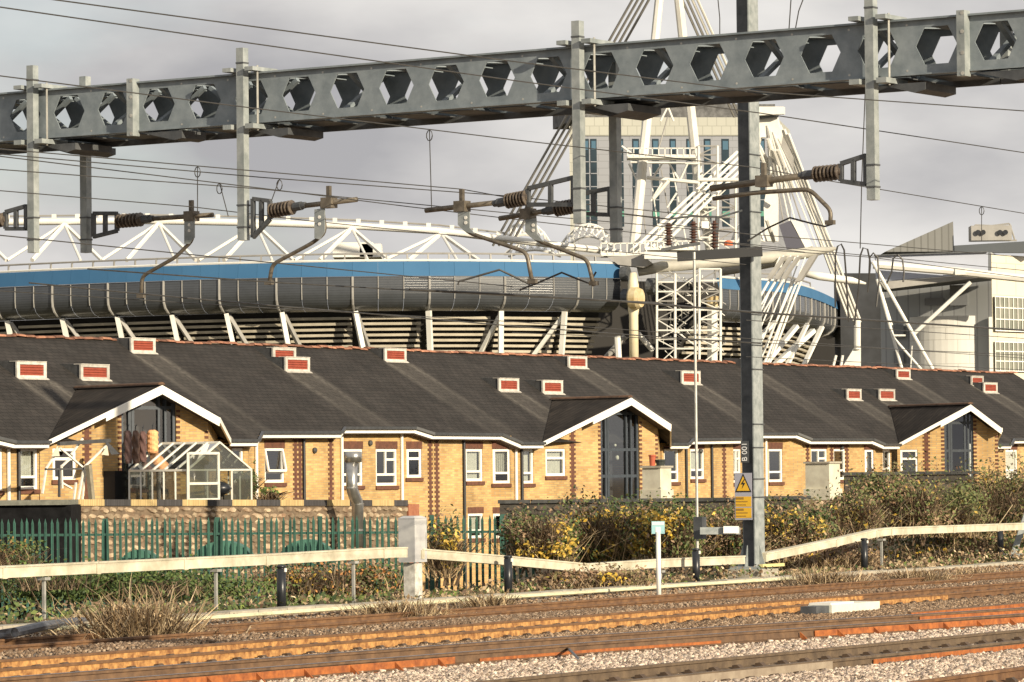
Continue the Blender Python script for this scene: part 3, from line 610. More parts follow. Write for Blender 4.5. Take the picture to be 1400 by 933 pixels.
# cantilevers
def cant(label, off, br, ins, tub, clampx, plate, arm, tip=None, rr=.032):
    g_ = lambda p: bpl(p[0], p[1], off)
    A = g_(br[0]); t = thing('cantilever_arm', label, 'cantilever', A, 'cantilever arms carrying the overhead wires')
    b = [g_(p) for p in br]                      # top-outer, top-post, bottom-post, bottom-outer
    m = MB()
    for i in range(4): m.beam(b[i], b[(i + 1) % 4], .05, .05)
    m.beam((b[0] + b[1]) / 2, (b[2] + b[3]) / 2, .05, .05); m.build('bracket_frame', galv_dk, t)
    p, q = g_(ins[0]), g_(ins[1]); L = (q - p).length; pr = []; n = 7
    pr.append((0, .045))
    for k in range(n):
        a = L * (k + .35) / (n + .7); w = L / (n + .7)
        pr += [(a, .05), (a + w * .12, .095), (a + w * .42, .095), (a + w * .6, .05)]
    pr.append((L, .045)); m = MB(); m.lathe(p, q - p, pr, 12); io = m.build('insulator', insul, t)
    m = MB(); m.lathe(q, q - p, [(-.02, .055), (.10, .055), (.10, .045), (.16, .04)], 10); m.build('end_cap', galv_dk, io)
    p2, q2 = g_(tub[0]), g_(tub[1]); m = MB(); m.tube(p2, q2, rr, 10); m.build('tube', bronze, t, True)
    cpt = p2 + (q2 - p2) * ((clampx - tub[0][0]) / (tub[1][0] - tub[0][0]))
    m = MB(); m.cbox(cpt, dB * .16, nB * .14, UP * .13); m.build('clamp', bronze, t)
    m = MB(); m.cbox(cpt + UP * .13, dB * .05, nB * .05, UP * .16); m.build('wire_saddle', bronze, t)
    if plate:
        pts = [g_(p) + nB * .05 for p in plate]; m = MB(); m.prism(pts, -nB * .012); pl_ = m.build('arm_plate', galv, t)
        zt_, zb_ = max(P.z for P in pts), min(P.z for P in pts); cx = sum(pts, Vx(0, 0, 0)) / len(pts)
        for f_ in (.72, .5):
            c = Vx(cx.x, cx.y, zb_ + (zt_ - zb_) * f_); m = MB(); m.lathe(c + nB * .0, nB, [(0, .022), (.006, .022)], 10); m.build('plate_hole', white_pl, pl_)
    pts = [g_(p) for p in arm]; 
    sm_ = [pts[0]]
    for a_, b_, c_ in zip(pts, pts[1:], pts[2:]):
        d1 = (a_ - b_); d2 = (c_ - b_); k = min(.09, d1.length * .4, d2.length * .4)
        for s in (0, .25, .5, .75, 1): e1 = b_ + d1.normalized() * k * (1 - s); e2 = b_ + d2.normalized() * k * s; sm_.append(e1 * (1 - s) + e2 * s)
    sm_.append(pts[-1]); m = MB(); m.pipe(sm_, .026, 8); m.build('registration_arm', bronze, t, True)
    m = MB(); m.cbox(pts[-1] + UP * .03, dB * .11, nB * .06, UP * .05); m.build('wire_clip', bronze, t)
    return t
cant('cantilever arm at far left with cream insulator and arm bending down left', RO, [(160, 292), (128, 292), (128, 324), (160, 316)], [(160, 303), (197, 300)], [(197, 300), (291, 294)], 262, [(255, 298), (269, 298), (269, 325), (262, 334), (255, 334)], [(262, 297), (264, 328), (240, 352), (194, 378), (193, 408)])
cant('cantilever arm left of middle with pale capped tube and rusty clip', FO, [(369, 275), (346, 272), (346, 325), (369, 300)], [(369, 289), (404, 283)], [(404, 283), (488, 273)], 450, [(433, 287), (447, 285), (447, 318), (440, 328), (433, 326)], [(440, 280), (445, 318), (428, 332), (372, 362), (368, 390)])
cant('cantilever arm left of the front post with ribbed dark insulator', FO, [(722, 258), (784, 243), (784, 280), (722, 280)], [(722, 270), (690, 276)], [(690, 276), (582, 288)], 632, [(629, 290), (645, 290), (645, 312), (652, 320), (640, 318), (629, 308)], [(632, 288), (630, 308), (642, 319), (720, 345), (728, 388)])
cant('cantilever arm on the far post with its arm bending down right', RO, [(790, 266), (834, 258), (834, 294), (790, 292)], [(790, 281), (757, 287)], [(757, 287), (683, 299)], 722, [(721, 300), (736, 299), (737, 320), (746, 331), (732, 328), (721, 318)], [(723, 298), (722, 318), (735, 329), (803, 355), (812, 391)])
cant('cantilever arm at the right post with thick tube reaching left', FO, [(1150, 224), (1184, 213), (1184, 252), (1150, 248)], [(1150, 235), (1110, 239)], [(1110, 239), (972, 258)], 1045, None, [(975, 272), (1030, 264), (1107, 259), (1136, 288), (1135, 308)], None, .038)
cant('cantilever bracket cut off by the left edge', FO, [(8, 290), (36, 282), (36, 313), (8, 313)], [(8, 300), (-28, 306)], [(-28, 306), (-110, 318)], -60, None, [(-60, 318), (-62, 345), (-20, 372)])
# ------------------------------------------------------------------ overhead wires
def wire(label, z, pts, r=.0065, drops=()):
    P = [onz(x, y, z) for x, y in pts]; t = MB(); t.pipe(P, r, 5); o = t.build('overhead_wire', wire_m); tag(o, label, 'wire', 'overhead wires')
    for x, y, x2, y2 in drops:
        a = onz(x, y, z); b = at(x2, y2, a.y); m = MB(); m.tube(a, b, .006, 5); d_ = m.build('dropper', wire_m, o)
        m = MB(); m.pipe([a + dB * .04 * math.cos(k) - UP * (.07 + .06 * math.sin(k)) for k in [i * .7 for i in range(10)]], .006, 4); m.build('dropper_loop', wire_m, d_)
wire('uppermost overhead wire crossing from the top left', 6.3, [(20, -8), (75, 0), (520, 60), (700, 84), (1040, 126), (1400, 152), (1500, 160)])
wire('second overhead wire from the top crossing the boom openings', 6.3, [(-60, 2), (0, 10), (340, 59), (700, 110), (1040, 155), (1400, 209), (1500, 224)])
wire('third overhead wire from the top, passing under the boom at the right', 6.2, [(-60, 96), (0, 104), (345, 148), (700, 191), (1030, 229), (1130, 247), (1400, 292), (1500, 309)], drops=[(587, 177, 590, 284), (1342, 282, 1342, 330)])
wire('overhead wire meeting the ribbed insulator from the left', 5.85, [(-60, 198), (0, 204), (360, 235), (632, 259), (720, 275)], drops=[(270, 227, 270, 290)])
wire('overhead wire just below the one meeting the ribbed insulator', 5.8, [(-60, 205), (0, 211), (360, 243), (690, 268), (1000, 300)], drops=[(382, 245, 371, 275)])
wire('overhead wire sloping from the left edge past both middle cantilevers', 5.75, [(-60, 207), (0, 214), (360, 258), (560, 283), (720, 302), (900, 322), (1100, 345)], drops=[(300, 250, 312, 296)])
wire('overhead wire reaching the capped cantilever tube from the left', 5.8, [(-60, 226), (0, 232), (360, 259), (450, 268), (700, 292), (1000, 318)])
wire('overhead wire over the far left cantilever clamp', 5.75, [(-60, 254), (0, 261), (262, 283), (420, 302), (700, 330), (1020, 362)])
wire('thin wire crossing the white roof truss at left', 4.75, [(-60, 316), (0, 322), (257, 348), (700, 392)])
wire('pale contact wire clipped to the far left registration arm', 4.7, [(40, 387), (193, 402), (360, 417), (700, 446), (860, 458), (1040, 470)], .010)
wire('thin contact wire across the dark stadium cladding', 4.7, [(-60, 392), (0, 398), (360, 421), (700, 440), (1400, 490)])
wire('contact wire clipped to the capped cantilever arm', 4.75, [(120, 368), (370, 386), (700, 405), (900, 414)], .009)
wire('thick dark cable passing the yellow stadium column', 4.7, [(560, 396), (680, 402), (860, 413), (1040, 428), (1400, 452), (1500, 459)], .016)
wire('highest of the thin wires right of the mast', 5.8, [(900, 305), (1020, 320), (1145, 330), (1400, 352), (1500, 361)])
wire('second thin wire right of the mast, above the canopy', 5.7, [(900, 325), (1020, 334), (1400, 370), (1500, 380)])
wire('wire crossing the blue canopy beam at right', 5.6, [(1020, 340), (1190, 352), (1400, 380), (1500, 393)])
wire('wire at mid height across the dark stadium end', 4.7, [(1020, 438), (1400, 463), (1500, 470)])
wire('lowest wire crossing the cylindrical building', 4.6, [(700, 455), (1020, 468), (1400, 486), (1500, 491)])
wire('faint wire just above the roof ridge at right', 4.5, [(1020, 488), (1400, 506), (1500, 511)])
def cable(label, Y, pts, r=.014, name='jumper_cable'):
    m = MB(); m.pipe([at(x, y, Y) for x, y in pts], r, 5); tag(m.build(name, wire_m), label, 'cable', 'hanging jumper cables')
cable('zigzag jumper chain left of the long registration arm', 50, [(626, 390), (627, 385), (655, 377), (683, 369), (700, 377), (725, 389)], .014)
cable('zigzag jumper chain ending at the right registration arm', 51, [(710, 397), (738, 386), (768, 373), (790, 382), (806, 388), (815, 372)], .014)
cable('jumper chain in front of the white shroud by the mast', 48, [(1022, 330), (1050, 312), (1080, 298), (1110, 306), (1128, 310), (1140, 306)], .012)
cable('narrow black cable hoop right of the tapered white tube', 58, [(1142, 420), (1142, 350), (1145, 337), (1150, 334), (1154, 342), (1157, 380), (1160, 440)])
cable('tall black cable hoop left of the raking struts', 58, [(1168, 445), (1174, 390), (1176, 350), (1180, 339), (1186, 341), (1190, 360), (1186, 400)])
cable('black cable hoop over the blue canopy end', 58, [(1188, 380), (1189, 352), (1194, 346), (1200, 352), (1202, 385), (1198, 420)])
cable('black cable hoop in the middle of the blue canopy', 60, [(1212, 388), (1219, 372), (1221, 354), (1227, 348), (1234, 355), (1236, 372), (1235, 386)])
cable('long thin vertical cable beside the right drop post', 50, [(1184, 0), (1183, 120), (1178, 250), (1176, 340)], .007, 'hanging_cable')
cable('thin cable curving up out of frame left of the right post', 50, [(1078, 50), (1080, 20), (1082, -10)], .008, 'hanging_cable')
cable('thin cable curving up out of frame above the boom', 50, [(1087, 42), (1092, 15), (1100, -6)], .008, 'hanging_cable')
cable('thin cable hanging behind the boom near the mast top', 56, [(981, -6), (984, 25), (984, 60)], .008, 'hanging_cable')
# switch beam on the mast with insulators
Yb = MBs.y - .5; A = at(926, 351, Yb); t = thing('switch_beam', 'dark steel beam with brown insulators reaching left from the mast', 'beam', A)
m = MB(); m.beam(A, at(1042, 344, Yb), .2, .22); m.build('beam', mat('tarred_steel', (.022, .023, .025), .6), t)
m = MB(); m.beam(at(904, 342, Yb - .3), at(957, 333, Yb - .3), .1, .07); m.build('cross_arm', galv_dk, t)
for x, y0, y1, off in ((914, 336, 305, -.3), (948, 334, 303, -.2), (977, 340, 302, 0)):
    p = at(x, y0, Yb + off); q = at(x, y1, Yb + off); L = (q - p).length; pr = [(0, .05)]
    for k in range(8): a = L * (k + .3) / 8.6; pr += [(a, .05), (a + .015, .10), (a + .03, .10), (a + .045, .05)]
    pr.append((L, .05)); m = MB(); m.lathe(p, q - p, pr, 10); m.build('insulator', mat('red_brown_glaze', (.085, .04, .028), .3), t)
m = MB(); m.tube(at(845, 292, Yb), at(914, 300, Yb), .02, 5); m.build('connecting_lead', wire_m, t)
m = MB(); m.pipe([at(914, 300, Yb), at(946, 296, Yb), at(985, 297, Yb), at(1015, 288, Yb)], .025, 5); m.build('busbar', galv_dk, t)
m = MB(); m.tube(at(978, 346, Yb), at(981, 296, Yb), .05, 6); m.build('switch_rod', galv_dk, t)
# ------------------------------------------------------------------ brick terrace
HB = Vx(-13.4, 112.0); RV, RW, TP = -5.38, 6.70, .577
def HP(u, v, w=0.0): return HB + dH * u + nH * v + UP * w
rn = (nH * TP + UP).normalized(); rdown = (nH - UP * TP).normalized(); rpt = HP(0, RV, RW)
def roofpt(px, py): return onplane(px, py, rpt, rn)
def uvw(P): q = P - HB; return q.dot(dH), q.dot(nH), q.z
brick = brickmat('yellow_brick', (.60, .395, .16), (.43, .25, .095), (.38, .285, .17), dH, patch=.34, pscale=.8)
brown_b = mat('brown_brick', (.085, .038, .025), .9, 0, col2=(.16, .066, .038), nscale=8)
slate = brickmat('slate_roof', (.044, .039, .036), (.035, .032, .030), (.018, .017, .016), dH, .32, .2, .012, rdown, .5, .85, (.14, .127, .11), .32, 1.1, .15)
slate_p = brickmat('porch_slate', (.044, .036, .029), (.030, .025, .021), (.013, .011, .010), nH, .32, .2, .014, rdown, .5, .85, None, .5, 1.6, .15)
terra = mat('terracotta', (.14, .055, .035), .9, 0, col2=(.36, .17, .10), nscale=5, objrand=.45)
moss_t = mat('mossy_tile', (.07, .035, .022), .9, 0, col2=(.14, .08, .045), nscale=6, objrand=.3)
fascia_m = mat('fascia_white', (.84, .81, .74), .5, 0, var=.04, nscale=1.5)
gutter_m = mat('gutter_grey', (.05, .052, .055), .4, 0, var=.2)
soffit_m = mat('soffit_brown', (.10, .075, .06), .8, 0, var=.2)
frame_m = mat('window_pvc', (.82, .80, .74), .4, 0, var=.05, nscale=3)
anth = mat('anthracite_frame', (.045, .055, .068), .45, 0, var=.15)
red_l = mat('red_louvre', (.22, .04, .022), .7, 0, col2=(.30, .06, .03), nscale=5)
lead = mat('lead_grey', (.055, .055, .055), .7, 0, var=.3)
dorm_w = mat('vent_frame', (.36, .34, .30), .7, 0, col2=(.60, .56, .50), nscale=6, objrand=.15)
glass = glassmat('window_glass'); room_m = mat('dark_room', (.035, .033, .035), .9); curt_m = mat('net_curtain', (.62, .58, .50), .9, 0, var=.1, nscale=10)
ter = thing('brick_terrace', 'long low yellow brick terrace with dark slate roof and white fascias', 'house', HP(20, 0, -1.4))
eaves = [
    [(-70, 586), (-40, 588), (-12, 596), (18, 603), (66, 603)],
    [(314, 601), (351, 601), (356, 590), (465, 590), (469, 584), (565, 584), (590, 592), (683, 593), (711, 605), (742, 605)],
    [(916, 606), (940, 606), (945, 600), (1013, 599), (1030, 592), (1087, 592), (1107, 600), (1191, 600), (1207, 607), (1229, 607)],
    [(1359, 607), (1381, 607), (1384, 600), (1440, 599), (1452, 592), (1520, 592)]]
gab = [dict(J=(105, 533), A=(221, 528), L=(66, 603), R=(299, 572), M=(314, 601), scr=(166, 241)),
       dict(J=(755, 548), A=(862, 545), L=(742, 605), R=(916, 581), M=(916, 606), scr=(821, 874)),
       dict(J=(1217, 558), A=(1327, 554), L=(1229, 607), R=(1369, 586), M=(1359, 607), scr=(1291, 1331))]
runs = [[roofpt(*p_) for p_ in r_] for r_ in eaves]
allE = [uvw(P)[:2] for r_ in runs for P in r_]
eu = np.array([a for a, b in allE]); ev = np.array([b for a, b in allE]); o_ = np.argsort(eu); eu, ev = eu[o_], ev[o_]
# vents
VENTS = [(22, 66, 492, 517), (109, 152, 496, 519), (178, 215, 460, 482), (372, 407, 473, 495), (389, 426, 486, 508), (525, 558, 474, 494), (681, 712, 515, 535), (741, 772, 518, 538), (776, 805, 485, 503), (931, 960, 505, 525), (1019, 1041, 488, 508), (1157, 1180, 530, 547), (1201, 1226, 530, 547), (1225, 1247, 503, 518), (1327, 1347, 512, 527), (1344, 1366, 521, 537)]
vinfo = []
for x0, x1, y0, y1 in VENTS:
    x0 += 1.5; x1 -= 2; y0 += 2.5
    A = roofpt(x0, y1); u0, v0, w0 = uvw(A)
    B = onplane(x1, y1, A, nH); u1 = uvw(B)[0]; h = (y1 - y0) * A.y / F; vinfo.append((u0, u1, v0, w0, h))
# main roof sheet
us = np.unique(np.concatenate([np.arange(eu[0], eu[-1], .16), eu])); NV = 40
ve = np.interp(us, eu, ev); tt = np.linspace(0, 1, NV)
VV = RV + (ve[:, None] - RV) * tt[None]; WW = RW - (VV - RV) * TP; UU = np.repeat(us[:, None], NV, 1)
hb, dh, nh = np.array(HB), np.array(dH), np.array(nH)
verts = hb + UU[..., None] * dh + VV[..., None] * nh + WW[..., None] * np.array([0, 0, 1.0])
nU = len(us); idx = np.arange(nU * NV).reshape(nU, NV)
faces = np.stack([idx[:-1, :-1], idx[:-1, 1:], idx[1:, 1:], idx[1:, :-1]], -1).reshape(-1, 4)
ro = npmesh('roof', verts.reshape(-1, 3), faces, slate, None, ter, tuple(HP(20, RV, 4)))
st = np.zeros((nU, NV))
for u0, u1, v0, w0, h in vinfo:
    below = np.clip((VV - v0 - .02) / .15, 0, 1); fade = np.exp(-np.clip(VV - v0, 0, 9) / 2.8)
    ed = np.exp(-((UU - u1 - .05) / .16) ** 2) + .8 * np.exp(-((UU - u0 + .02) / .16) ** 2); ins = ((UU > u0) & (UU < u1)) * .42
    st = np.maximum(st, below * fade * np.clip(ed * .75 + ins * .9, 0, 1))
a = ro.data.attributes.new('stain', 'FLOAT', 'POINT'); a.data.foreach_set('value', st.astype(np.float32).ravel())
# back slope and gable ends
m = MB(); m.quad(HP(us[0], RV, RW), HP(us[-1], RV, RW), HP(us[-1], RV - 5.4, RW - 3.1), HP(us[0], RV - 5.4, RW - 3.1)); m.build('roof_back', slate_p, ter)
m = MB(); m.obox(HP(us[0], -10.6, -1.4), dH * (us[-1] - us[0]), nH * .3, UP * 5); m.build('rear_wall', brick, ter)
rt = MB(); n_ = 7
rt.prism([(-.222, .12 * math.cos(a_), .075 * math.sin(a_)) for a_ in [math.pi * k / n_ for k in range(n_ + 1)]], (.444, 0, 0)); rt_me = rt.mesh('ridge_tile', terra); rt2_me = rt.mesh('porch_ridge_tile', moss_t)
u = us[0]
while u < us[-1]:
    inst('ridge_tile', rt_me, ter, HP(u + .225, RV, RW - .015 + random.uniform(-.02, .03)), basis(dH) @ Matrix.Rotation(random.uniform(-.05, .05), 3, 'Y')); u += .455
louv = None
for u0, u1, v0, w0, h in vinfo:
    d = h / TP + .15; w = u1 - u0
    m = MB(); m.hexa([HP(u0 + .03, v0 - .04, w0), HP(u1 - .03, v0 - .04, w0), HP(u1 - .03, v0 - d, w0), HP(u0 + .03, v0 - d, w0)], [HP(u0 + .03, v0 - .04, w0 + h), HP(u1 - .03, v0 - .04, w0 + h), HP(u1 - .03, v0 - d, w0 + h + .05), HP(u0 + .03, v0 - d, w0 + h + .05)])
    vb = m.build('roof_vent', lead, ter)
    m = MB(); f_ = min(.085, h * .16)
    o4 = [HP(u0, v0, w0), HP(u1, v0, w0), HP(u1, v0, w0 + h), HP(u0, v0, w0 + h)]; i4 = [HP(u0 + f_ * 1.7, v0, w0 + f_ * 1.1), HP(u1 - f_ * 1.7, v0, w0 + f_ * 1.1), HP(u1 - f_ * 1.7, v0, w0 + h - f_), HP(u0 + f_ * 1.7, v0, w0 + h - f_)]
    k = len(m.v); m.v += o4 + i4 + [q - nH * .06 for q in o4 + i4]
    for i in range(4): j = (i + 1) % 4; m.f += [(i, j, 4 + j, 4 + i), (8 + i, 12 + i, 12 + j, 8 + j), (i, 8 + i, 8 + j, j), (4 + i, 4 + j, 12 + j, 12 + i)]
    m.build('vent_frame', dorm_w, vb)
    m = MB(); ns = 4; zz0, zz1 = w0 + f_ * 1.1, w0 + h - f_; pts = []
    for k in range(ns):
        za = zz0 + (zz1 - zz0) * k / ns; zb = zz0 + (zz1 - zz0) * (k + 1) / ns; pts += [(v0 - .005, za), (v0 - .04, zb - .004)]
    pts += [(v0 - .07, zz1), (v0 - .07, zz0)]
    m.prism([HP(u0 + f_ * 1.6, v_, w_) for v_, w_ in pts], dH * (w - 3.2 * f_)); m.build('louvre', red_l, vb)
    m = MB(); m.obox(HP(u0 + .01, v0 - d * .3, w0 + h + .005), dH * (w - .02), nH * (d * .3 + .02), UP * .02); m.build('vent_cap', dorm_w, vb)
    m = MB(); p4 = [HP(u0 - .02, v0 + .01, w0 - .0), HP(u1 + .03, v0 + .01, w0), HP(u1 + .03, v0 + .08, w0 - .08 * TP), HP(u0 - .02, v0 + .08, w0 - .08 * TP)]; m.prism([q + rn * .004 for q in p4], rn * .012); m.build('flashing', dorm_w, vb)
# windows by place in the picture: x0, x1, y0, y1, kind, curtained
WIN = [(-16, 5, 613, 671, 'low', 0), (27, 57, 613, 669, 'low', 1), (72, 104, 613, 656, 'top', 0), (317, 333, 613, 660, 'low', 0), (362, 389, 613, 660, 'tilt', 0), (467, 496, 614, 664, 'low', 0), (514, 543, 614, 664, 'split', 0), (556, 584, 614, 653, 'top', 0), (637, 660, 614, 658, 'low', 1), (673, 700, 614, 661, 'low', 1), (714, 739, 614, 661, 'low', 1), (746, 773, 614, 651, 'top', 0), (908, 929, 614, 659, 'low', 0), (944, 963, 614, 655, 'low', 1), (996, 1013, 614, 660, 'split', 1), (1025, 1040, 614, 659, 'low', 0), (1051, 1070, 614, 659, 'low', 0), (1109, 1131, 614, 659, 'split', 0), (1140, 1156, 614, 656, 'low', 0), (1171, 1196, 615, 652, 'plain', 1), (1207, 1223, 615, 652, 'low', 0), (1231, 1255, 615, 652, 'top', 1), (1375, 1391, 615, 655, 'low', 0),
       (640, 661, 702, 736, 'low', 1), (674, 696, 702, 736, 'low', 0)]
WZ0 = -1.4
ov = .34
segs = []
for r_ in runs:
    pl_ = [P - nH * ov for P in r_]
    for A, B in zip(pl_, pl_[1:]): segs.append([A, B, [], (A.z + B.z) / 2 - .08])
for wi in WIN:
    xc, yc = (wi[0] + wi[1]) / 2, (wi[2] + wi[3]) / 2; best = None
    for sg in segs:
        A, B = sg[0], sg[1]; e_ = Vx(B.x - A.x, B.y - A.y); L = e_.length; e_ = e_ / L; o_n = Vx(e_.y, -e_.x)
        if o_n.dot(Vx(0, -1)) <= .05: continue
        P = onplane(xc, yc, A, o_n); s = (P - A).dot(e_)
        if -.02 <= s <= L + .02 and (best is None or P.y < best[0]):
            s0 = (onplane(wi[0], yc, A, o_n) - A).dot(e_); s1 = (onplane(wi[1], yc, A, o_n) - A).dot(e_); best = (P.y, sg, s0, s1, onplane(xc, wi[3], A, o_n).z, onplane(xc, wi[2], A, o_n).z, L)
    if best: 
        _, sg, s0, s1, z0, z1, L = best; s0 = max(.05, s0); s1 = min(L - .05, s1)
        if s1 - s0 > .25: sg[2].append((s0, s1, z0, min(z1, sg[3] - .02), wi[4], wi[5]))
def window(A, e_, on, s0, s1, z0, z1, kind, cur):
    w = s1 - s0; h = z1 - z0; f_ = .085; ex = e_ / e_.length
    G = lambda s, z, o: A + ex * s + on * o + UP * (z - A.z)
    wo_ = thing_part('window', G(s0, z0, 0))
    def bar(sa, sb, za, zb, o=-.10, d=.07, nm='frame', mt=frame_m): m = MB(); m.obox(G(sa, za, o), ex * (sb - sa), on * d, UP * (zb - za)); return m.build(nm, mt, wo_)
    bar(s0, s0 + f_, z0, z1); bar(s1 - f_, s1, z0, z1); bar(s0 + f_, s1 - f_, z1 - f_, z1); bar(s0 + f_, s1 - f_, z0, z0 + f_)
    if kind in ('low', 'tilt'): zt_ = z0 + h * .30; bar(s0 + f_, s1 - f_, zt_ - .035, zt_ + .035, -.098, .07, 'transom')
    if kind == 'top': zt_ = z0 + h * .66; bar(s0 + f_, s1 - f_, zt_ - .04, zt_ + .04, -.098, .07, 'transom')
    if kind == 'split':
        zt_ = z0 + h * .30; bar(s0 + f_, s1 - f_, zt_ - .035, zt_ + .035, -.098, .07, 'transom'); sm2 = s0 + w * .5; bar(sm2 - .03, sm2 + .03, zt_ + .035, z1 - f_, -.098, .07, 'mullion'); bar(sm2 + .03, s1 - f_, z0 + h * .68, z0 + h * .74, -.098, .07, 'transom')
    if kind == 'tilt':
        c0, c1 = G(s0 + f_ * .7, zt_ + .05, .10), G(s1 - f_ * .7, zt_ + .05, .10); t0, t1 = G(s0 + f_ * .7, z1 - f_ * .5, -.03), G(s1 - f_ * .7, z1 - f_ * .5, -.03)
        m = MB(); m.beam(c0, c1, .05, .07); m.beam(t0, t1, .05, .07); m.beam(c0, t0, .06, .05); m.beam(c1, t1, .06, .05); cs = m.build('casement', frame_m, wo_)
    m = MB(); m.quad(G(s0 + f_ * .5, z0 + f_ * .5, -.075), G(s1 - f_ * .5, z0 + f_ * .5, -.075), G(s1 - f_ * .5, z1 - f_ * .5, -.075), G(s0 + f_ * .5, z1 - f_ * .5, -.075)); m.build('pane', glass, wo_)
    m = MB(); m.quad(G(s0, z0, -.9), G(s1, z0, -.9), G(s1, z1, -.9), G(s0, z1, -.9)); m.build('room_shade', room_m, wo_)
    if cur:
        m = MB(); n = 15; zc0 = z0 + (h * .30 if kind in ('low', 'split') and random.random() < .75 else h * .08)
        for k in range(n): 
            sa = s0 + .05 + (w - .1) * k / (n - 1); oo = -.20 + .03 * (k % 2); m.v += [G(sa, zc0, oo), G(sa, z1 - .05, oo)]
            if k: m.f.append((2 * k - 2, 2 * k, 2 * k + 1, 2 * k - 1))
        m.build('curtain', curt_m, wo_)
    m = MB(); m.obox(G(s0 - .04, z0 - .13, -.05), ex * (w + .08), on * .11, UP * .12); m.build('sill', brown_b, wo_)
    return wo_
def thing_part(name, loc):
    o = bpy.data.objects.new(name, None); o.empty_display_size = .1; return link(o, ter, loc)
for A, B, wins, zt in segs:
    e_ = Vx(B.x - A.x, B.y - A.y); L = e_.length
    if L < .02: continue
    ex = e_ / L; on = Vx(ex.y, -ex.x); cuts = sorted({0.0, L} | {w[0] for w in wins} | {w[1] for w in wins}); m = MB(); ztop = zt + .15
    for a_, b_ in zip(cuts, cuts[1:]):
        mid = (a_ + b_) / 2; hs = sorted([(w[2], w[3]) for w in wins if w[0] < mid < w[1]]); z = WZ0
        for z0, z1 in hs + [(ztop, ztop)]:
            if z0 > z + .01: m.obox(Vx(A.x, A.y, z) + ex * a_, ex * (b_ - a_), on * -.11, UP * (z0 - z))
            z = max(z, z1)
    wall = m.build('wall', brick, ter)
    for w in wins:
        window(A, e_, on, *w)
        if w[5] != 9 and zt - w[3] > .05 and w[3] > 2.5:
            m = MB(); m.obox(Vx(A.x, A.y, w[3] + .003) + ex * (w[0] - .02) + on * -.05, ex * (w[1] - w[0] + .04), on * .058, UP * max(.05, min(.24, zt - w[3] - .03))); m.build('lintel_panel', brown_b, ter)
        elif w[3] < 2.5:
            m = MB(); m.obox(Vx(A.x, A.y, w[3] + .003) + ex * (w[0] - .02) + on * -.05, ex * (w[1] - w[0] + .04), on * .058, UP * .2); m.build('lintel_panel', brown_b, ter)
# fascias and gutters
def boards(pts, hgt=.125, gut=True):
    for A, B in zip(pts, pts[1:]):
        d = B - A
        if d.length < .03: continue
        m = MB(); m.obox(A - UP * (hgt + .07), d, nH * .03, UP * hgt); m.build('fascia', fascia_m, ter)
        if gut: m = MB(); m.obox(A - UP * .075 + nH * .035 - d.normalized() * .002, d, nH * .11, UP * .085); m.build('gutter', gutter_m, ter)
        m = MB(); m.obox(A - UP * .22 - nH * .36, d, nH * .36, UP * .012); m.build('soffit', soffit_m, ter)
for r_ in runs: boards(r_)
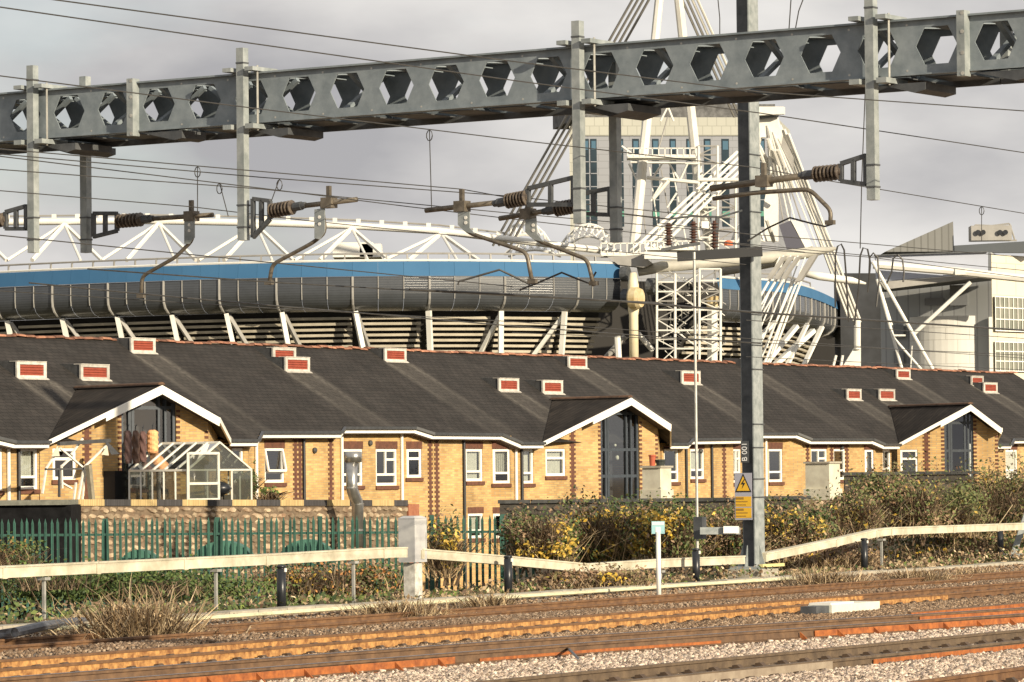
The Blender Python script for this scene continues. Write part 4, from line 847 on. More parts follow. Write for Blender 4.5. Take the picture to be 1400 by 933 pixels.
# porch gables
for gi, g_ in enumerate(gab):
    J = roofpt(*g_['J']); A = onz(*g_['A'], J.z); L = roofpt(*g_['L']); M = roofpt(*g_['M'])
    ge = Vx(A.x - L.x, A.y - L.y).normalized(); gn = Vx(ge.y, -ge.x)
    R = onplane(*g_['R'], A, gn); g_.update(J3=J, A3=A, L3=L, R3=R, M3=M, ge=ge, gn=gn)
    lift = UP * .03
    m = MB(); m.prism([J + lift, L + lift, A + lift], -UP * .09); m.build('porch_roof', slate_p, ter)
    m = MB(); m.prism([J + lift, A + lift, R + lift], -UP * .09); m.build('porch_roof', slate_p, ter)
    m = MB(); m.prism([J + lift, R + lift, M + lift], -UP * .09); m.build('porch_roof', slate_p, ter)
    kf = {0: .50, 1: .56, 2: .58}[gi]; K = L + (A - L) * kf
    for P, Q, hh in ((L, K, .14), (K, A, .25), (A, R, .25), (R, M, .16)):
        d = Q - P
        if d.length < .05: continue
        nn = Vx(d.y, -d.x).normalized() if P is not R else Vx(d.y, -d.x).normalized()
        m = MB(); m.obox(P - UP * (hh - .02), d, nn * .05, UP * hh); m.build('bargeboard', fascia_m, ter)
    for P, Q in ((L, A), (A, R)):
        d = Q - P; m = MB(); m.obox(P - UP * .14 - gn * .7, d, gn * .7, UP * .02); m.build('soffit', soffit_m, ter)
    k = max(3, int((A - J).length / .42))
    for i in range(k):
        inst('porch_ridge_tile', rt2_me, ter, J + (A - J) * (i + .5) / k + UP * .04, basis(A - J))
    # front wall with glazed screen
    W0 = L - gn * .55; ww = lambda P: (P - W0).dot(ge)
    gl = 0.0; gr = ww(R) - .05; ga = ww(A); zL, zA, zR = L.z - .12, A.z - .12, R.z - .12
    def vz(x): return zL + (zA - zL) * x / ga if x < ga else zA + (zR - zA) * (x - ga) / (gr + .05 - ga)
    s0 = ww(onplane(g_['scr'][0], 600, W0, gn)); s1 = ww(onplane(g_['scr'][1], 600, W0, gn)); g_.update(W0=W0, s0=s0, s1=s1, gr=gr)
    wp = lambda x, z: Vx(W0.x, W0.y, z) + ge * x
    pw = ((72, 104, 613, 656, 'top', 0), (746, 773, 614, 651, 'top', 1), (1231, 1255, 615, 652, 'top', 1))[gi]
    wx0, wx1 = max(.06, ww(onplane(pw[0], 635, W0, gn))), ww(onplane(pw[1], 635, W0, gn)); wz0, wz1 = onplane(88 if gi == 0 else pw[0], pw[3], W0, gn).z, onplane(pw[0], pw[2], W0, gn).z; wz1 = min(wz1, vz(wx0) - .05)
    m = MB(); m.prism([wp(wx0, WZ0), wp(wx1, WZ0), wp(wx1, wz0), wp(wx0, wz0)], -gn * .12); m.build('porch_wall', brick, ter)
    m = MB(); m.prism([wp(wx0, wz1), wp(wx1, wz1), wp(wx1, vz(wx1)), wp(wx0, vz(wx0))], -gn * .12); m.build('porch_wall', brick, ter)
    window(Vx(W0.x, W0.y, 0), ge, gn, wx0, wx1, wz0, wz1, pw[4], pw[5])
    for xa, xb in ((gl, wx0), (wx1, s0), (s1, gr)):
        top = [wp(xa, vz(xa))] + ([wp(ga, zA)] if xa < ga < xb else []) + [wp(xb, vz(xb))]
        m = MB(); m.prism([wp(xa, WZ0), wp(xb, WZ0)] + top[::-1], -gn * .12); m.build('porch_wall', brick, ter)
    m = MB(); e1 = wp(gr, WZ0); e2 = Vx(M.x, M.y, WZ0) - nH * .4; m.obox(e1, e2 - e1, -gn * .12, UP * (zR - WZ0)); m.build('return_wall', brick, ter)
    scr = thing_part('glazed_screen', wp((s0 + s1) / 2, WZ0) - gn * .1)
    xs = [s0, s0 + (s1 - s0) * .14, s0 + (s1 - s0) * .20, s0 + (s1 - s0) * .68, s0 + (s1 - s0) * .80, s1 - .09]
    for i, x in enumerate(xs):
        m = MB(); m.obox(wp(x, WZ0) - gn * .14, ge * (.09 if i not in (3, 4) else .07), gn * .09, UP * (min(vz(x), vz(x + .09)) - WZ0)); m.build('mullion', anth, scr)
    zs = [onplane(g_['A'][0], y, W0, gn).z for y in ((618, 655, 690) if gi != 1 else (617, 653, 690))] + [vz(s0) - .1]
    for z in zs: m = MB(); m.obox(wp(s0, z) - gn * .13, ge * (s1 - s0), gn * .075, UP * .10); m.build('transom', anth, scr)
    m = MB(); m.poly([wp(s0, WZ0) - gn * .11, wp(s1, WZ0) - gn * .11, wp(s1, vz(s1)) - gn * .11] + ([wp(ga, zA) - gn * .11] if s0 < ga < s1 else []) + [wp(s0, vz(s0)) - gn * .11]); m.build('pane', glass, scr)
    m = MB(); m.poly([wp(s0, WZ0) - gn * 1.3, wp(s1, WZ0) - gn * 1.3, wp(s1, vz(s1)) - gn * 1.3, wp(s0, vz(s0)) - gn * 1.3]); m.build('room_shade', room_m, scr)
    m = MB(); z = WZ0; k = 0
    while z < vz(wx1 + .35) - .12: m.obox(wp(wx1 + (.2 if k % 2 else .27), z) + gn * .002, ge * (.28 if k % 2 else .14), gn * .014, UP * .074); z += .076; k += 1
    m.build('quoin', brown_b, ter)['kind'] = 'stuff'
    for x, sg in ((s0, -1), (s1, 1), (gr, -1)):      # toothed brown quoin strips
        m = MB(); z = WZ0
        while z < vz(min(max(x, 0), gr)) - .2:
            m.obox(wp(x - (.12 if sg < 0 else 0) , z) + gn * .002, ge * .12, gn * .014, UP * .075); z += .15
        o = m.build('quoin', brown_b, ter); o['kind'] = 'stuff'
if True:
    # round lamps glowing behind the middle screen become pale globes
    g_ = gab[1]
    for x, y, r in ((844, 626, .09), (841, 609, .05)):
        P = onplane(x, y, g_['W0'] - g_['gn'] * .5, g_['gn']); m = MB(); m.lathe(P - UP * r, UP, [(r * (1 - math.cos(a_)), r * math.sin(a_)) for a_ in [math.pi * k / 8 for k in range(9)]], 12); m.build('globe', mat('globe_white', (.8, .76, .62), .5), ter, True)
# toothed quoins on the main walls and downpipes
def on_wall(px, py, out=.01):
    best = None
    for A, B, w_, zt in segs:
        e_ = Vx(B.x - A.x, B.y - A.y); L = e_.length
        if L < .3: continue
        ex = e_ / L; on = Vx(ex.y, -ex.x)
        if on.y > -.05: continue
        P = onplane(px, py, A, on); s = (P - A).dot(ex)
        if 0 <= s <= L and (best is None or P.y < best[0].y): best = (P + on * out, ex, on, zt)
    return best
for px in (404, 410, 452, 588, 597, 777, 783, 990, 1104, 1137, 1158):
    b_ = on_wall(px, 640)
    if not b_: continue
    P, ex, on, zt = b_; m = MB(); z = WZ0; k = 0
    while z < zt - .05: m.obox(Vx(P.x, P.y, z) - ex * (.14 if k % 2 else .06) - on * .012, ex * (.28 if k % 2 else .12), on * .02, UP * .074); z += .076; k += 1
    o = m.build('quoin', brown_b, ter); o['kind'] = 'stuff'
for px, mt in ((10, white_pl), (24, black_pl), (349, white_pl), (414, black_pl), (466, white_pl), (548, white_pl), (633, black_pl), (704, white_pl), (712, black_pl), (937, black_pl), (972, black_pl), (1046, white_pl)):
    b_ = on_wall(px, 640)
    if not b_: continue
    P, ex, on, zt = b_; m = MB(); m.tube(Vx(P.x, P.y, WZ0) + on * .04, Vx(P.x, P.y, zt + .05) + on * .04, .05, 8); m.build('downpipe', mt, ter)
# wall lamps / alarm boxes
for px, py, c in ((429, 616, .3), (505, 606, .3), (957, 617, .3), (802, 612, .05), (1150, 612, .05)):
    b_ = on_wall(px, py)
    if b_: P, ex, on, zt = b_; m = MB(); m.lathe(P, on, [(0, .09), (.06, .09), (.1, .04)], 10); m.build('wall_fitting', lead, ter)
# ------------------------------------------------------------------ garden walls, greenhouse, flue, fence
def onv(px, py, v): return onplane(px, py, HP(0, v, 0), nH)
stone_w = mat('rubble_stone', (.17, .10, .06), .95, 0, col2=(.46, .37, .25), nscale=3.2, bump=.3, objrand=.45)
mort = mat('dark_mortar', (.16, .115, .075), .95, 0, var=.3)
cop_y = brickmat('coping_yellow', (.56, .42, .20), (.46, .33, .15), (.25, .18, .1), dH, .075, 1.0, .008, patch=.2)
cop_d = brickmat('coping_dark', (.075, .07, .072), (.055, .05, .05), (.03, .03, .03), dH, .075, 1.0, .008, patch=.2)
VW = 5.2; uA, uB = uvw(onv(104, 690, VW))[0], uvw(onv(556, 690, VW))[0]
zA_, zB_ = onv(104, 692, VW).z, onv(556, 692, VW).z
sw = thing('stone_wall', 'rubble stone garden wall with striped brick coping behind the green fence', 'wall', HP((uA + uB) / 2, VW, -1.4))
m = MB(); m.hexa([HP(uA, VW, -1.4), HP(uB, VW, -1.4), HP(uB, VW - .35, -1.4), HP(uA, VW - .35, -1.4)], [HP(uA, VW, zA_), HP(uB, VW, zB_), HP(uB, VW - .35, zB_), HP(uA, VW - .35, zA_)]); m.build('core', mort, sw)
sme = []
for k in range(8):
    m = MB(); n = 6; rr = [(random.uniform(.38, .52)) for _ in range(n)]
    ring = [Vx(math.cos(6.283 * i / n) * rr[i] * 1.1, 0, math.sin(6.283 * i / n) * rr[i]) for i in range(n)]
    m.hexa(ring, [q * .72 + Vx(0, -.30, 0) for q in ring]); sme.append(m.mesh('stone', stone_w))
u = uA + .15; cnt = 0; RH = Matrix((dH, -nH, UP)).transposed()
rest = MB()
for r_ in range(11):
    u = uA + random.uniform(.05, .2)
    while u < uB - .2:
        w = random.uniform(.24, .56); zt_ = zA_ + (zB_ - zA_) * (u - uA) / (uB - uA); hgt = random.uniform(.13, .19); P = HP(u + w / 2, VW, zt_ - .10 - r_ * .172 + random.uniform(-.03, .03)); R_ = RH @ Matrix.Rotation(random.uniform(-.2, .2), 3, 'Y'); sc = (w * random.uniform(.85, 1.05), random.uniform(.1, .2), hgt * random.uniform(.9, 1.2)); u += w; me = random.choice(sme)
        if cnt < 298: inst('stone', me, sw, P, R_, sc); cnt += 1
        else:
            n = len(rest.v); rest.v += [P + R_ @ Vx(v.co.x * sc[0], v.co.y * sc[1], v.co.z * sc[2]) for v in me.vertices]; rest.f += [tuple(n + k for k in p_.vertices) for p_ in me.polygons]
rest.build('lower_stones', stone_w, sw)['kind'] = 'stuff'
i = 0; u = uA
while u < uB - .3:
    w = min(1.12, uB - u); f0, f1 = (u - uA) / (uB - uA), (u + w - uA) / (uB - uA); z0, z1 = zA_ + (zB_ - zA_) * f0, zA_ + (zB_ - zA_) * f1
    m = MB(); p4 = lambda v: [HP(u + .004, v, z0 + .003), HP(u + w - .004, v, z1 + .003)]
    m.hexa(p4(VW + .05) + p4(VW - .40)[::-1], [q + UP * .17 for q in p4(VW + .05) + p4(VW - .40)[::-1]]); m.build('coping', (cop_y, cop_d)[i % 2], sw); u += w; i += 1
m = MB(); m.obox(HP(uB + .01, VW - .4, -1.4), dH * .55, nH * .46, UP * (zB_ + 1.45)); m.build('brick_pier', mat('red_brick_pier', (.26, .09, .05), .9, 0, col2=(.36, .15, .08), nscale=8), sw)
# raised garden behind it
yz = zA_ - .55
m = MB(); m.hexa([HP(uA - 6, VW - .37, -1.4), HP(uB, VW - .37, -1.4), HP(uB, .2, -1.4), HP(uA - 6, .2, -1.4)], [HP(uA - 6, VW - .37, yz), HP(uB, VW - .37, yz), HP(uB, .2, yz), HP(uA - 6, .2, yz)]); tag(m.build('garden_terrace', mat('garden_soil', (.12, .09, .06), .95, 0, var=.4, nscale=3)), kind='structure')
# shed at far left behind the fence, wall shade painted near-black
P = at(-40, 692, 103); Q = at(112, 690, 103); t = thing('low_shed', 'low dark shed with a grey flat roof edge at the left, behind the fence', 'shed', Vx(P.x, P.y, -1.4))
m = MB(); m.obox(Vx(P.x, P.y + .15, -1.4), Vx(Q.x - P.x - .3, 0), Vx(0, 3), UP * (P.z + 1.4)); m.build('walls', mat('shaded_wall_black', (.010, .010, .011), .95, 0, var=.4, nscale=4, spec=.1), t)
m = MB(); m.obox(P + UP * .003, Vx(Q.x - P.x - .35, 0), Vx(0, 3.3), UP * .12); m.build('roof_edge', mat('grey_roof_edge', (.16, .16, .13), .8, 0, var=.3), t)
# greenhouse
alu = mat('white_aluminium', (.70, .68, .60), .45, .1, var=.08); gh_glass = glassmat('greenhouse_glass', (.66, .70, .66), .04, .28)
VG = 2.6
gl0 = onv(258, 684, VG); gz0 = yz
# door end faces the railway side (n); long side runs away along -n to the left
E0 = onv(256, 672, VG + .9); E1 = onv(344, 672, VG + .9); wdt = (E1 - E0).dot(dH); 
def GP(x, y, z): return HP(uvw(E0)[0] + x, VG + .9 - y, z)       # x across the door end, y back along the house side
ez = onv(256, 643, VG + .9).z; rz = onv(300, 605, VG + .9).z; LEN = 2.05
gh = thing('greenhouse', 'white framed glass greenhouse behind the stone wall', 'greenhouse', GP(wdt / 2, LEN / 2, gz0))
def gbar(a, b, w=.055, nm='bar', par=None): m = MB(); m.beam(GP(*a), GP(*b), w, w); return m.build(nm, alu, par or gh)
wm = wdt / 2
for y in (0, LEN):
    for a, b in (((0, y, gz0), (0, y, ez)), ((wdt, y, gz0), (wdt, y, ez)), ((0, y, ez), (wm, y, rz)), ((wdt, y, ez), (wm, y, rz)), ((0, y, ez), (wdt, y, ez)), ((wm * .62, y, gz0), (wm * .62, y, ez)), ((wm * 1.38, y, gz0), (wm * 1.38, y, ez))): gbar(a, b, .05, 'frame_bar')
for x, z in ((0, ez), (wdt, ez), (wm, rz), (0, gz0 + .05), (wdt, gz0 + .05)): gbar((x, 0, z), (x, LEN, z), .06, 'frame_bar')
for k in range(1, 5):
    y = LEN * k / 5
    for x in (0, wdt): gbar((x, y, gz0), (x, y, ez), .045, 'glazing_bar'); gbar((x, y, ez), (wm, y, rz), .05, 'glazing_bar')
def gpane(*pts): m = MB(); m.poly([GP(*q) for q in pts]); m.build('pane', gh_glass, gh)
for k in range(5):
    y0, y1 = LEN * k / 5 + .02, LEN * (k + 1) / 5 - .02
    for x in (0, wdt): gpane((x, y0, gz0), (x, y1, gz0), (x, y1, ez), (x, y0, ez)); gpane((x, y0, ez), (x, y1, ez), (wm, y1, rz), (wm, y0, rz))
for y in (0, LEN): gpane((0, y, ez), (wdt, y, ez), (wm, y, rz)); gpane((0, y, gz0), (wm * .62, y, gz0), (wm * .62, y, ez), (0, y, ez)); gpane((wm * 1.38, y, gz0), (wdt, y, gz0), (wdt, y, ez), (wm * 1.38, y, ez))
door = MB(); dz1 = onv(270, 620, VG + .9).z
dx0, dx1 = -.05, wm * .9
for a, b in (((dx0, -.08, gz0), (dx0, -.08, dz1)), ((dx1, -.08, gz0), (dx1, -.08, dz1)), ((dx0, -.08, dz1), (dx1, -.08, dz1)), ((dx0, -.08, gz0 + .25), (dx1, -.08, gz0 + .25)), ((dx0, -.08, gz0 + .65), (dx1, -.08, gz0 + .65)), ((dx0, -.08, gz0 + 1.1), (dx1, -.08, gz0 + 1.1))): door.beam(GP(*a), GP(*b), .07, .07)
do = door.build('door', alu, gh); m = MB(); m.quad(GP(dx0, -.08, gz0), GP(dx1, -.08, gz0), GP(dx1, -.08, dz1), GP(dx0, -.08, dz1)); m.build('door_pane', gh_glass, do)
m = MB(); m.obox(GP(.2, .4, gz0 + .02), dH * (wdt - .4), -nH * .5, UP * .75); m.build('staging_bench', mat('bench_wood', (.10, .09, .075), .9, 0, var=.3), gh)
t = thing('garden_grill', 'black kettle grill inside the greenhouse door end', 'grill', GP(wdt * .62, .2, gz0 + .8))
m = MB(); c = GP(wdt * .62, .25, gz0 + .95); m.lathe(c - UP * .2, UP, [(0, .05), (.08, .25), (.2, .33), (.3, .28), (.4, .05)], 12); m.build('bowl', black_pl, t, True)
m = MB(); m.tube(c - UP * .95, c - UP * .15, .03, 6); m.build('leg', black_pl, t)
# garden frame left of it
wood_w = mat('white_timber', (.74, .70, .60), .7, 0, var=.12)
fv = 3.3
def gf(px, py, dv=0): return onv(px, py, fv + dv)
t = thing('garden_pergola', 'white timber garden pergola with raking struts and a dark top bar', 'pergola', gf(110, 690))
def fb(a, b, w=.048, mt=wood_w, nm='strut', dv=0): m = MB(); m.beam(gf(*a, dv), gf(*b, dv), w, w); m.build(nm, mt, t)
for a, b in (((81, 612), (113, 639)), ((145, 610), (116, 638)), ((113, 600), (97, 622)), ((115, 638), (106, 688)), ((117, 640), (112, 688)), ((63, 641), (82, 612)), ((104, 660), (100, 690)), ((63, 642), (58, 675)), ((95, 628), (84, 638)), ((84, 636), (85, 668)), ((84, 660), (98, 668))): fb(a, b)
fb((80, 607), (150, 602.5), .10, lead, 'top_bar', .1); fb((62, 642), (114, 641), .05, lead, 'rail'); fb((81, 642), (81, 680), .05, lead, 'post'); fb((121, 636), (126, 686), .13, mat('grey_timber', (.24, .21, .15), .9, 0, var=.2), 'post', .2)
for tri_ in ([(78, 610), (70, 624), (81, 624)], [(146, 610), (138, 622), (148, 623)]):
    m = MB(); m.prism([gf(*q, .15) for q in tri_], nH * .02); m.build('canvas_corner', mat('cream_canvas', (.6, .52, .4), .9), t)
# lean-to roof and dark store painting in a shaded gap behind the frame
t = thing('shaded_gap_filler', 'small dark store with a sloping roof between frame and greenhouse', 'shed', onv(164, 690, .9))
A = onv(157, 644, .9); B = onv(172, 644, .9)
m = MB(); m.obox(Vx(A.x, A.y, gz0), B - A, -nH * .6, UP * (A.z - gz0)); m.build('filler', mat('gap_shade_black', (.012, .012, .014), .8), t)
m = MB(); m.prism([onv(147, 605, 1.4), onv(163, 621, 1.9), onv(152, 622, 1.9), onv(144, 606, 1.4)], nH * .02); m.build('roof_sheet', lead, t)
# hanging rolls in front of the first porch screen
for i, (x0, x1, y0, y1, c, lb) in enumerate(((171, 180, 589, 634, (.085, .05, .045), 'dark twisted roll hanging leftmost in front of the porch glass'), (181, 190.5, 589, 634, (.10, .06, .045), 'dark twisted roll hanging in the middle of the row'), (191, 200, 590, 632, (.075, .04, .035), 'dark twisted roll hanging beside the tan roll'), (201, 216.5, 588, 620, (.52, .27, .12), 'tan ribbed roll hanging in front of the porch glass'))):
    P = onv((x0 + x1) / 2, y1, 1.6); Q = onv((x0 + x1) / 2, y0, 1.6); r_ = (x1 - x0) / 2 * P.y / F; hh = Q.z - P.z
    t = thing('hanging_roll', lb, 'roll', P, 'rolls hanging in a row at the porch')
    m = MB(); nr, ns = 26, 16; 
    for k in range(nr + 1):
        f_ = k / nr; sc = 1 - .45 * max(0, (f_ - .9) / .1) - .3 * max(0, (.08 - f_) / .08)
        for j in range(ns):
            a_ = 6.283 * j / ns; rr = r_ * sc * (1 + (.22 if i < 3 else .05) * math.sin(3 * a_ + f_ * (16 if i < 3 else 30))); m.v.append(Vx(P.x, P.y, P.z + hh * f_) + Vx(math.cos(a_), math.sin(a_)) * rr)
    for k in range(nr):
        for j in range(ns): j2 = (j + 1) % ns; m.f.append((k * ns + j, k * ns + j2, (k + 1) * ns + j2, (k + 1) * ns + j))
    m.f.append(tuple(range(ns))[::-1]); m.f.append(tuple(nr * ns + j for j in range(ns)))
    m.build('roll', mat('roll_cloth_%d' % i, c, .9, 0, col2=tuple(min(1, q * 1.7) for q in c), nscale=9), t)
    m = MB(); m.pipe([Vx(P.x, P.y, Q.z), Vx(P.x, P.y, Q.z + .12), Vx(P.x, P.y, Q.z + .17) + dH * .05], .012, 5); m.build('hook', black_pl, t)
# steel flue
t = thing('steel_flue', 'shiny stainless steel flue pipe with a wide cap and an offset bend', 'flue', onv(489, 748, 6.3))
inox = mat('stainless', (.42, .41, .39), .28, .85, var=.15); fp = lambda x, y: onv(x, y, 6.3); r_ = 8.3 * fp(484, 650).y / F
m = MB(); m.pipe([fp(481, 632), fp(481, 668), fp(483, 674), fp(487, 684), fp(489, 690), fp(489, 748)], r_, 16, [r_ * .95, r_ * .95, r_, r_, r_, r_]); m.build('pipe', inox, t, True)
m = MB(); c = fp(483, 633); m.lathe(c, UP, [(0, r_ * .9), (.02, r_ * 1.42), (.30, r_ * 1.42), (.32, r_ * 1.1)], 16); m.build('cap', inox, t, True)
for y in (690, 726, 668):
    m = MB(); c = fp(489 if y > 680 else 481, y); m.lathe(c, UP, [(0, r_ * 1.06), (.04, r_ * 1.06)], 16); m.build('seam_band', inox, t)
# boundary wall at right, shade on stones and coping painted dark, rendered pillars behind
dw = mat('shaded_wall_stone', (.035, .032, .030), .95, 0, col2=(.10, .085, .065), nscale=5, bump=.3, objrand=.4)
def dark_wall(px0, px1, yt, Y, label):
    P, Q = at(px0, yt, Y), at(px1, yt - 1, Y); t = thing('shade_dark_wall', label, 'wall', Vx(P.x, P.y, -1.4))
    m = MB(); m.obox(Vx(P.x, P.y, -1.4), Vx(Q.x - P.x, 0), Vx(0, .4), UP * (P.z + 1.4 - .1)); m.build('core', dw, t)
    x = P.x - .05
    while x < Q.x: w = random.uniform(.7, 1.0); m = MB(); m.obox((x, P.y - .08, P.z - .098), (w - .01, 0, 0), (0, .56, 0), (0, 0, .10)); m.build('coping', mat('shaded_coping', (.04, .04, .038), .7, 0, var=.4, objrand=.3), t); x += w
    n = 0; RF = Matrix.Identity(3)
    for r_ in range(4):
        x = P.x + .1
        while x < Q.x - .2 and n < 150:
            w = random.uniform(.3, .6); o = inst('stone', random.choice(dme), t, (x + w / 2, P.y, P.z - .23 - r_ * .24), RF, (w, .12, .23)); x += w; n += 1
dme = []
for k in range(4): me = sme[k].copy(); me.materials.clear(); me.materials.append(dw); dme.append(me)
dark_wall(683, 1010, 684, 112, 'stone boundary wall in painted shade behind the brambles, left of the mast')
dark_wall(1036, 1096, 679, 116, 'short stone wall in painted shade just right of the mast')
dark_wall(1155, 1325, 646, 122, 'dark wall overgrown by bushes below the right-hand windows')
rend = mat('pale_render', (.50, .46, .36), .9, 0, col2=(.66, .63, .50), nscale=2.5)
def pillar(x0, xm, x1, yt, yb, Y, label, cap=True):
    c = at(xm, yb, Y); W1 = (xm - x0) * Y / F / nH.x; W2 = (x1 - xm) * Y / F / dH.x; h = (yb - yt) * Y / F
    t = thing('rendered_pillar', label, 'pillar', Vx(c.x, c.y, c.z - 1.2)); b = Vx(c.x, c.y, c.z - 1.2) - nH * W1
    m = MB(); m.obox(b, nH * W1, dH * W2, UP * (h + 1.2)); m.build('body', rend, t)
    m = MB(); m.obox(b - nH * .05 - dH * .05 + UP * (h + 1.203), nH * (W1 + .1), dH * (W2 + .1), UP * .06); m.build('cap', conc, t)
    m = MB(); m.obox(b - nH * .05 - dH * .05 + UP * .9, nH * (W1 + .1), dH * (W2 + .1), UP * .55); m.build('plinth', rend, t)
    return c, h
c, h = pillar(879, 903, 919, 640, 681, 121, 'squat pale rendered pillar with pots on top, left of the mast')
pillar(1103, 1134, 1151, 634, 679, 128, 'squat grey and white rendered pillar right of the mast')
for x, r_, hh, col_, lb in ((892, .10, .34, (.42, .10, .05), 'small red clay pot on the rendered pillar'), (903, .14, .2, (.03, .035, .03), 'dark low pot on the rendered pillar')):
    P = at(x, 638, 121.3); m = MB(); m.lathe(P - UP * .04, UP, [(0, r_ * .8), (hh, r_), (hh, r_ * 1.15), (hh + .05, r_ * 1.15), (hh + .05, r_ * .9)], 10); tag(m.build('plant_pot', mat('pot_' + lb[:9].replace(' ', '_'), col_, .8)), lb, 'pot')
P = at(1108, 684, 117); t = thing('cream_block_wall', 'short length of pale block wall below the right rendered pillar', 'wall', Vx(P.x, P.y, -1.4))
m = MB(); m.obox(Vx(P.x - .7, P.y, -1.4), (1.6, 0, 0), (0, .3, 0), (0, 0, P.z + 1.4)); m.build('core', mort, t)
for r_ in range(3):
    for k in range(4): inst('stone', random.choice(sme), t, (P.x - .55 + k * .38 + random.uniform(-.05, .05), P.y, P.z - .12 - r_ * .22), Matrix.Identity(3), (.38, .16, .21))
# ------------------------------------------------------------------ green palisade fence
green = mat('green_paint', (.022, .075, .055), .5, 0, col2=(.04, .12, .09), nscale=3, objrand=.2)
pale_b = MB(); hgt = 2.55
ring = [(-.034, .012), (-.020, 0), (-.008, .014), (.008, .014), (.020, 0), (.034, .012), (.034, .018), (.008, .021), (-.008, .021), (-.034, .018)]
b_ = [Vx(x, y, 0) for x, y in ring]; t_ = [Vx(x, y, hgt - .12 + (.05 if abs(x) < .01 else 0)) for x, y in ring]; pale_b.hexa(b_[::-1], t_[::-1])
n = len(pale_b.v); pale_b.prism([(-.032, .006, hgt - .13), (.032, .006, hgt - .13), (.0, .006, hgt)], (0, .012, 0)); pale_me = pale_b.mesh('pale', green)
def fence(px0, px1, y0, y1, Y, label, posts):
    P, Q = at(px0, y0, Y), at(px1, y1, Y); L = Q.x - P.x; t = thing('palisade_fence', label, 'fence', Vx(P.x, P.y, P.z - hgt), 'green palisade fences')
    n = int(L / .155); sl_ = (Q.z - P.z) / L
    for k in range(n): x = k * .155; inst('pale', pale_me, t, (P.x + x, P.y, P.z - hgt + sl_ * x + random.uniform(-.015, .015)), Matrix.Rotation(random.uniform(-.012, .012), 3, 'Y'))
    for zz in (.42, 2.0): m = MB(); m.beam(Vx(P.x, P.y + .05, P.z - zz), Vx(Q.x, Q.y + .05, Q.z - zz), .05, .06); m.build('rail', green, t)
    for px in posts:
        R_ = at(px, y0, Y); m = MB(); m.obox(Vx(R_.x - .06, R_.y + .08, P.z - hgt - .2), (.12, 0, 0), (0, .08, 0), (0, 0, hgt + .17)); m.build('post', green, t)
fence(-40, 742, 709.5, 703.5, 100, 'long green palisade fence in front of the stone garden wall', (143, 297, 437, 590, 688))
fence(1296, 1352, 694, 694, 118, 'fragment of green palisade fence among the right-hand bushes', (1300, 1345))
# green arched covers behind the fence
for x0, x1, yt, lb in ((262, 345, 740, 'green arched cover behind the middle of the fence'), (380, 456, 738, 'green arched cover behind the fence, left of the flue'), (160, 216, 752, 'low grey-green arched cover at the left behind the fence')):
    P = at((x0 + x1) / 2, yt, 101.5); hw_ = (x1 - x0) / 2 * 101.5 / F; m = MB(); n = 14; hh = .55; low = .15
    sec = [Vx(P.x + hw_ * math.cos(math.pi * k / n), P.y, P.z - hh + hh * math.sin(math.pi * k / n)) for k in range(n + 1)]; m.prism(sec + [sec[-1] - UP * .15, sec[0] - UP * .15], Vx(0, 1.3)); tag(m.build('arched_cover', mat('green_cover', (.05, .15, .11), .6, 0, var=.2)), lb, 'cover', 'arched covers')
# ------------------------------------------------------------------ vegetation
def leaves(name, C, size, n, pal, parent, lsz=(.05, .11), hollow=.35, up=.3, lobes=9):
    """leaf quads spread through a lumpy volume"""
    C = np.array(C); size = np.array(size)
    lc = rng.uniform(-1, 1, (lobes, 3)) * np.array([.72, .6, .55]); lr = rng.uniform(.28, .52, lobes)
    k = rng.integers(0, lobes, n); d = rng.normal(0, 1, (n, 3)); d /= np.linalg.norm(d, axis=1, keepdims=True)
    r_ = (rng.uniform(hollow, 1, n) ** .6) * lr[k]; p_ = lc[k] + d * r_[:, None] * rng.uniform(.8, 1.25, (n, 1)); pos = C + p_ * size
    a = rng.normal(0, 1, (n, 3)); a /= np.linalg.norm(a, axis=1, keepdims=True); nrm = d * .5 + np.array([0, -.3, up]) + rng.normal(0, .6, (n, 3)); nrm /= np.linalg.norm(nrm, axis=1, keepdims=True)
    b = np.cross(nrm, a); b /= np.linalg.norm(b, axis=1, keepdims=True) + 1e-6; a = np.cross(b, nrm)
    s_ = rng.uniform(*lsz, n)[:, None]; V_ = np.stack([pos - a * s_ * .9, pos + b * s_ * .5 + nrm * s_ * .12, pos + a * s_ * 1.0, pos - b * s_ * .5 + nrm * s_ * .12], 1).reshape(-1, 3)
    F_ = np.arange(n * 4).reshape(n, 4); pal = np.array(pal); lobe_col = rng.integers(0, len(pal), lobes)
    pick = np.where(rng.random(n) < .45, lobe_col[k], rng.integers(0, len(pal), n)); cc = pal[pick] * rng.uniform(.7, 1.25, (n, 1))
    return npmesh(name, V_, F_, leaf_m, cc, parent, tuple(C))
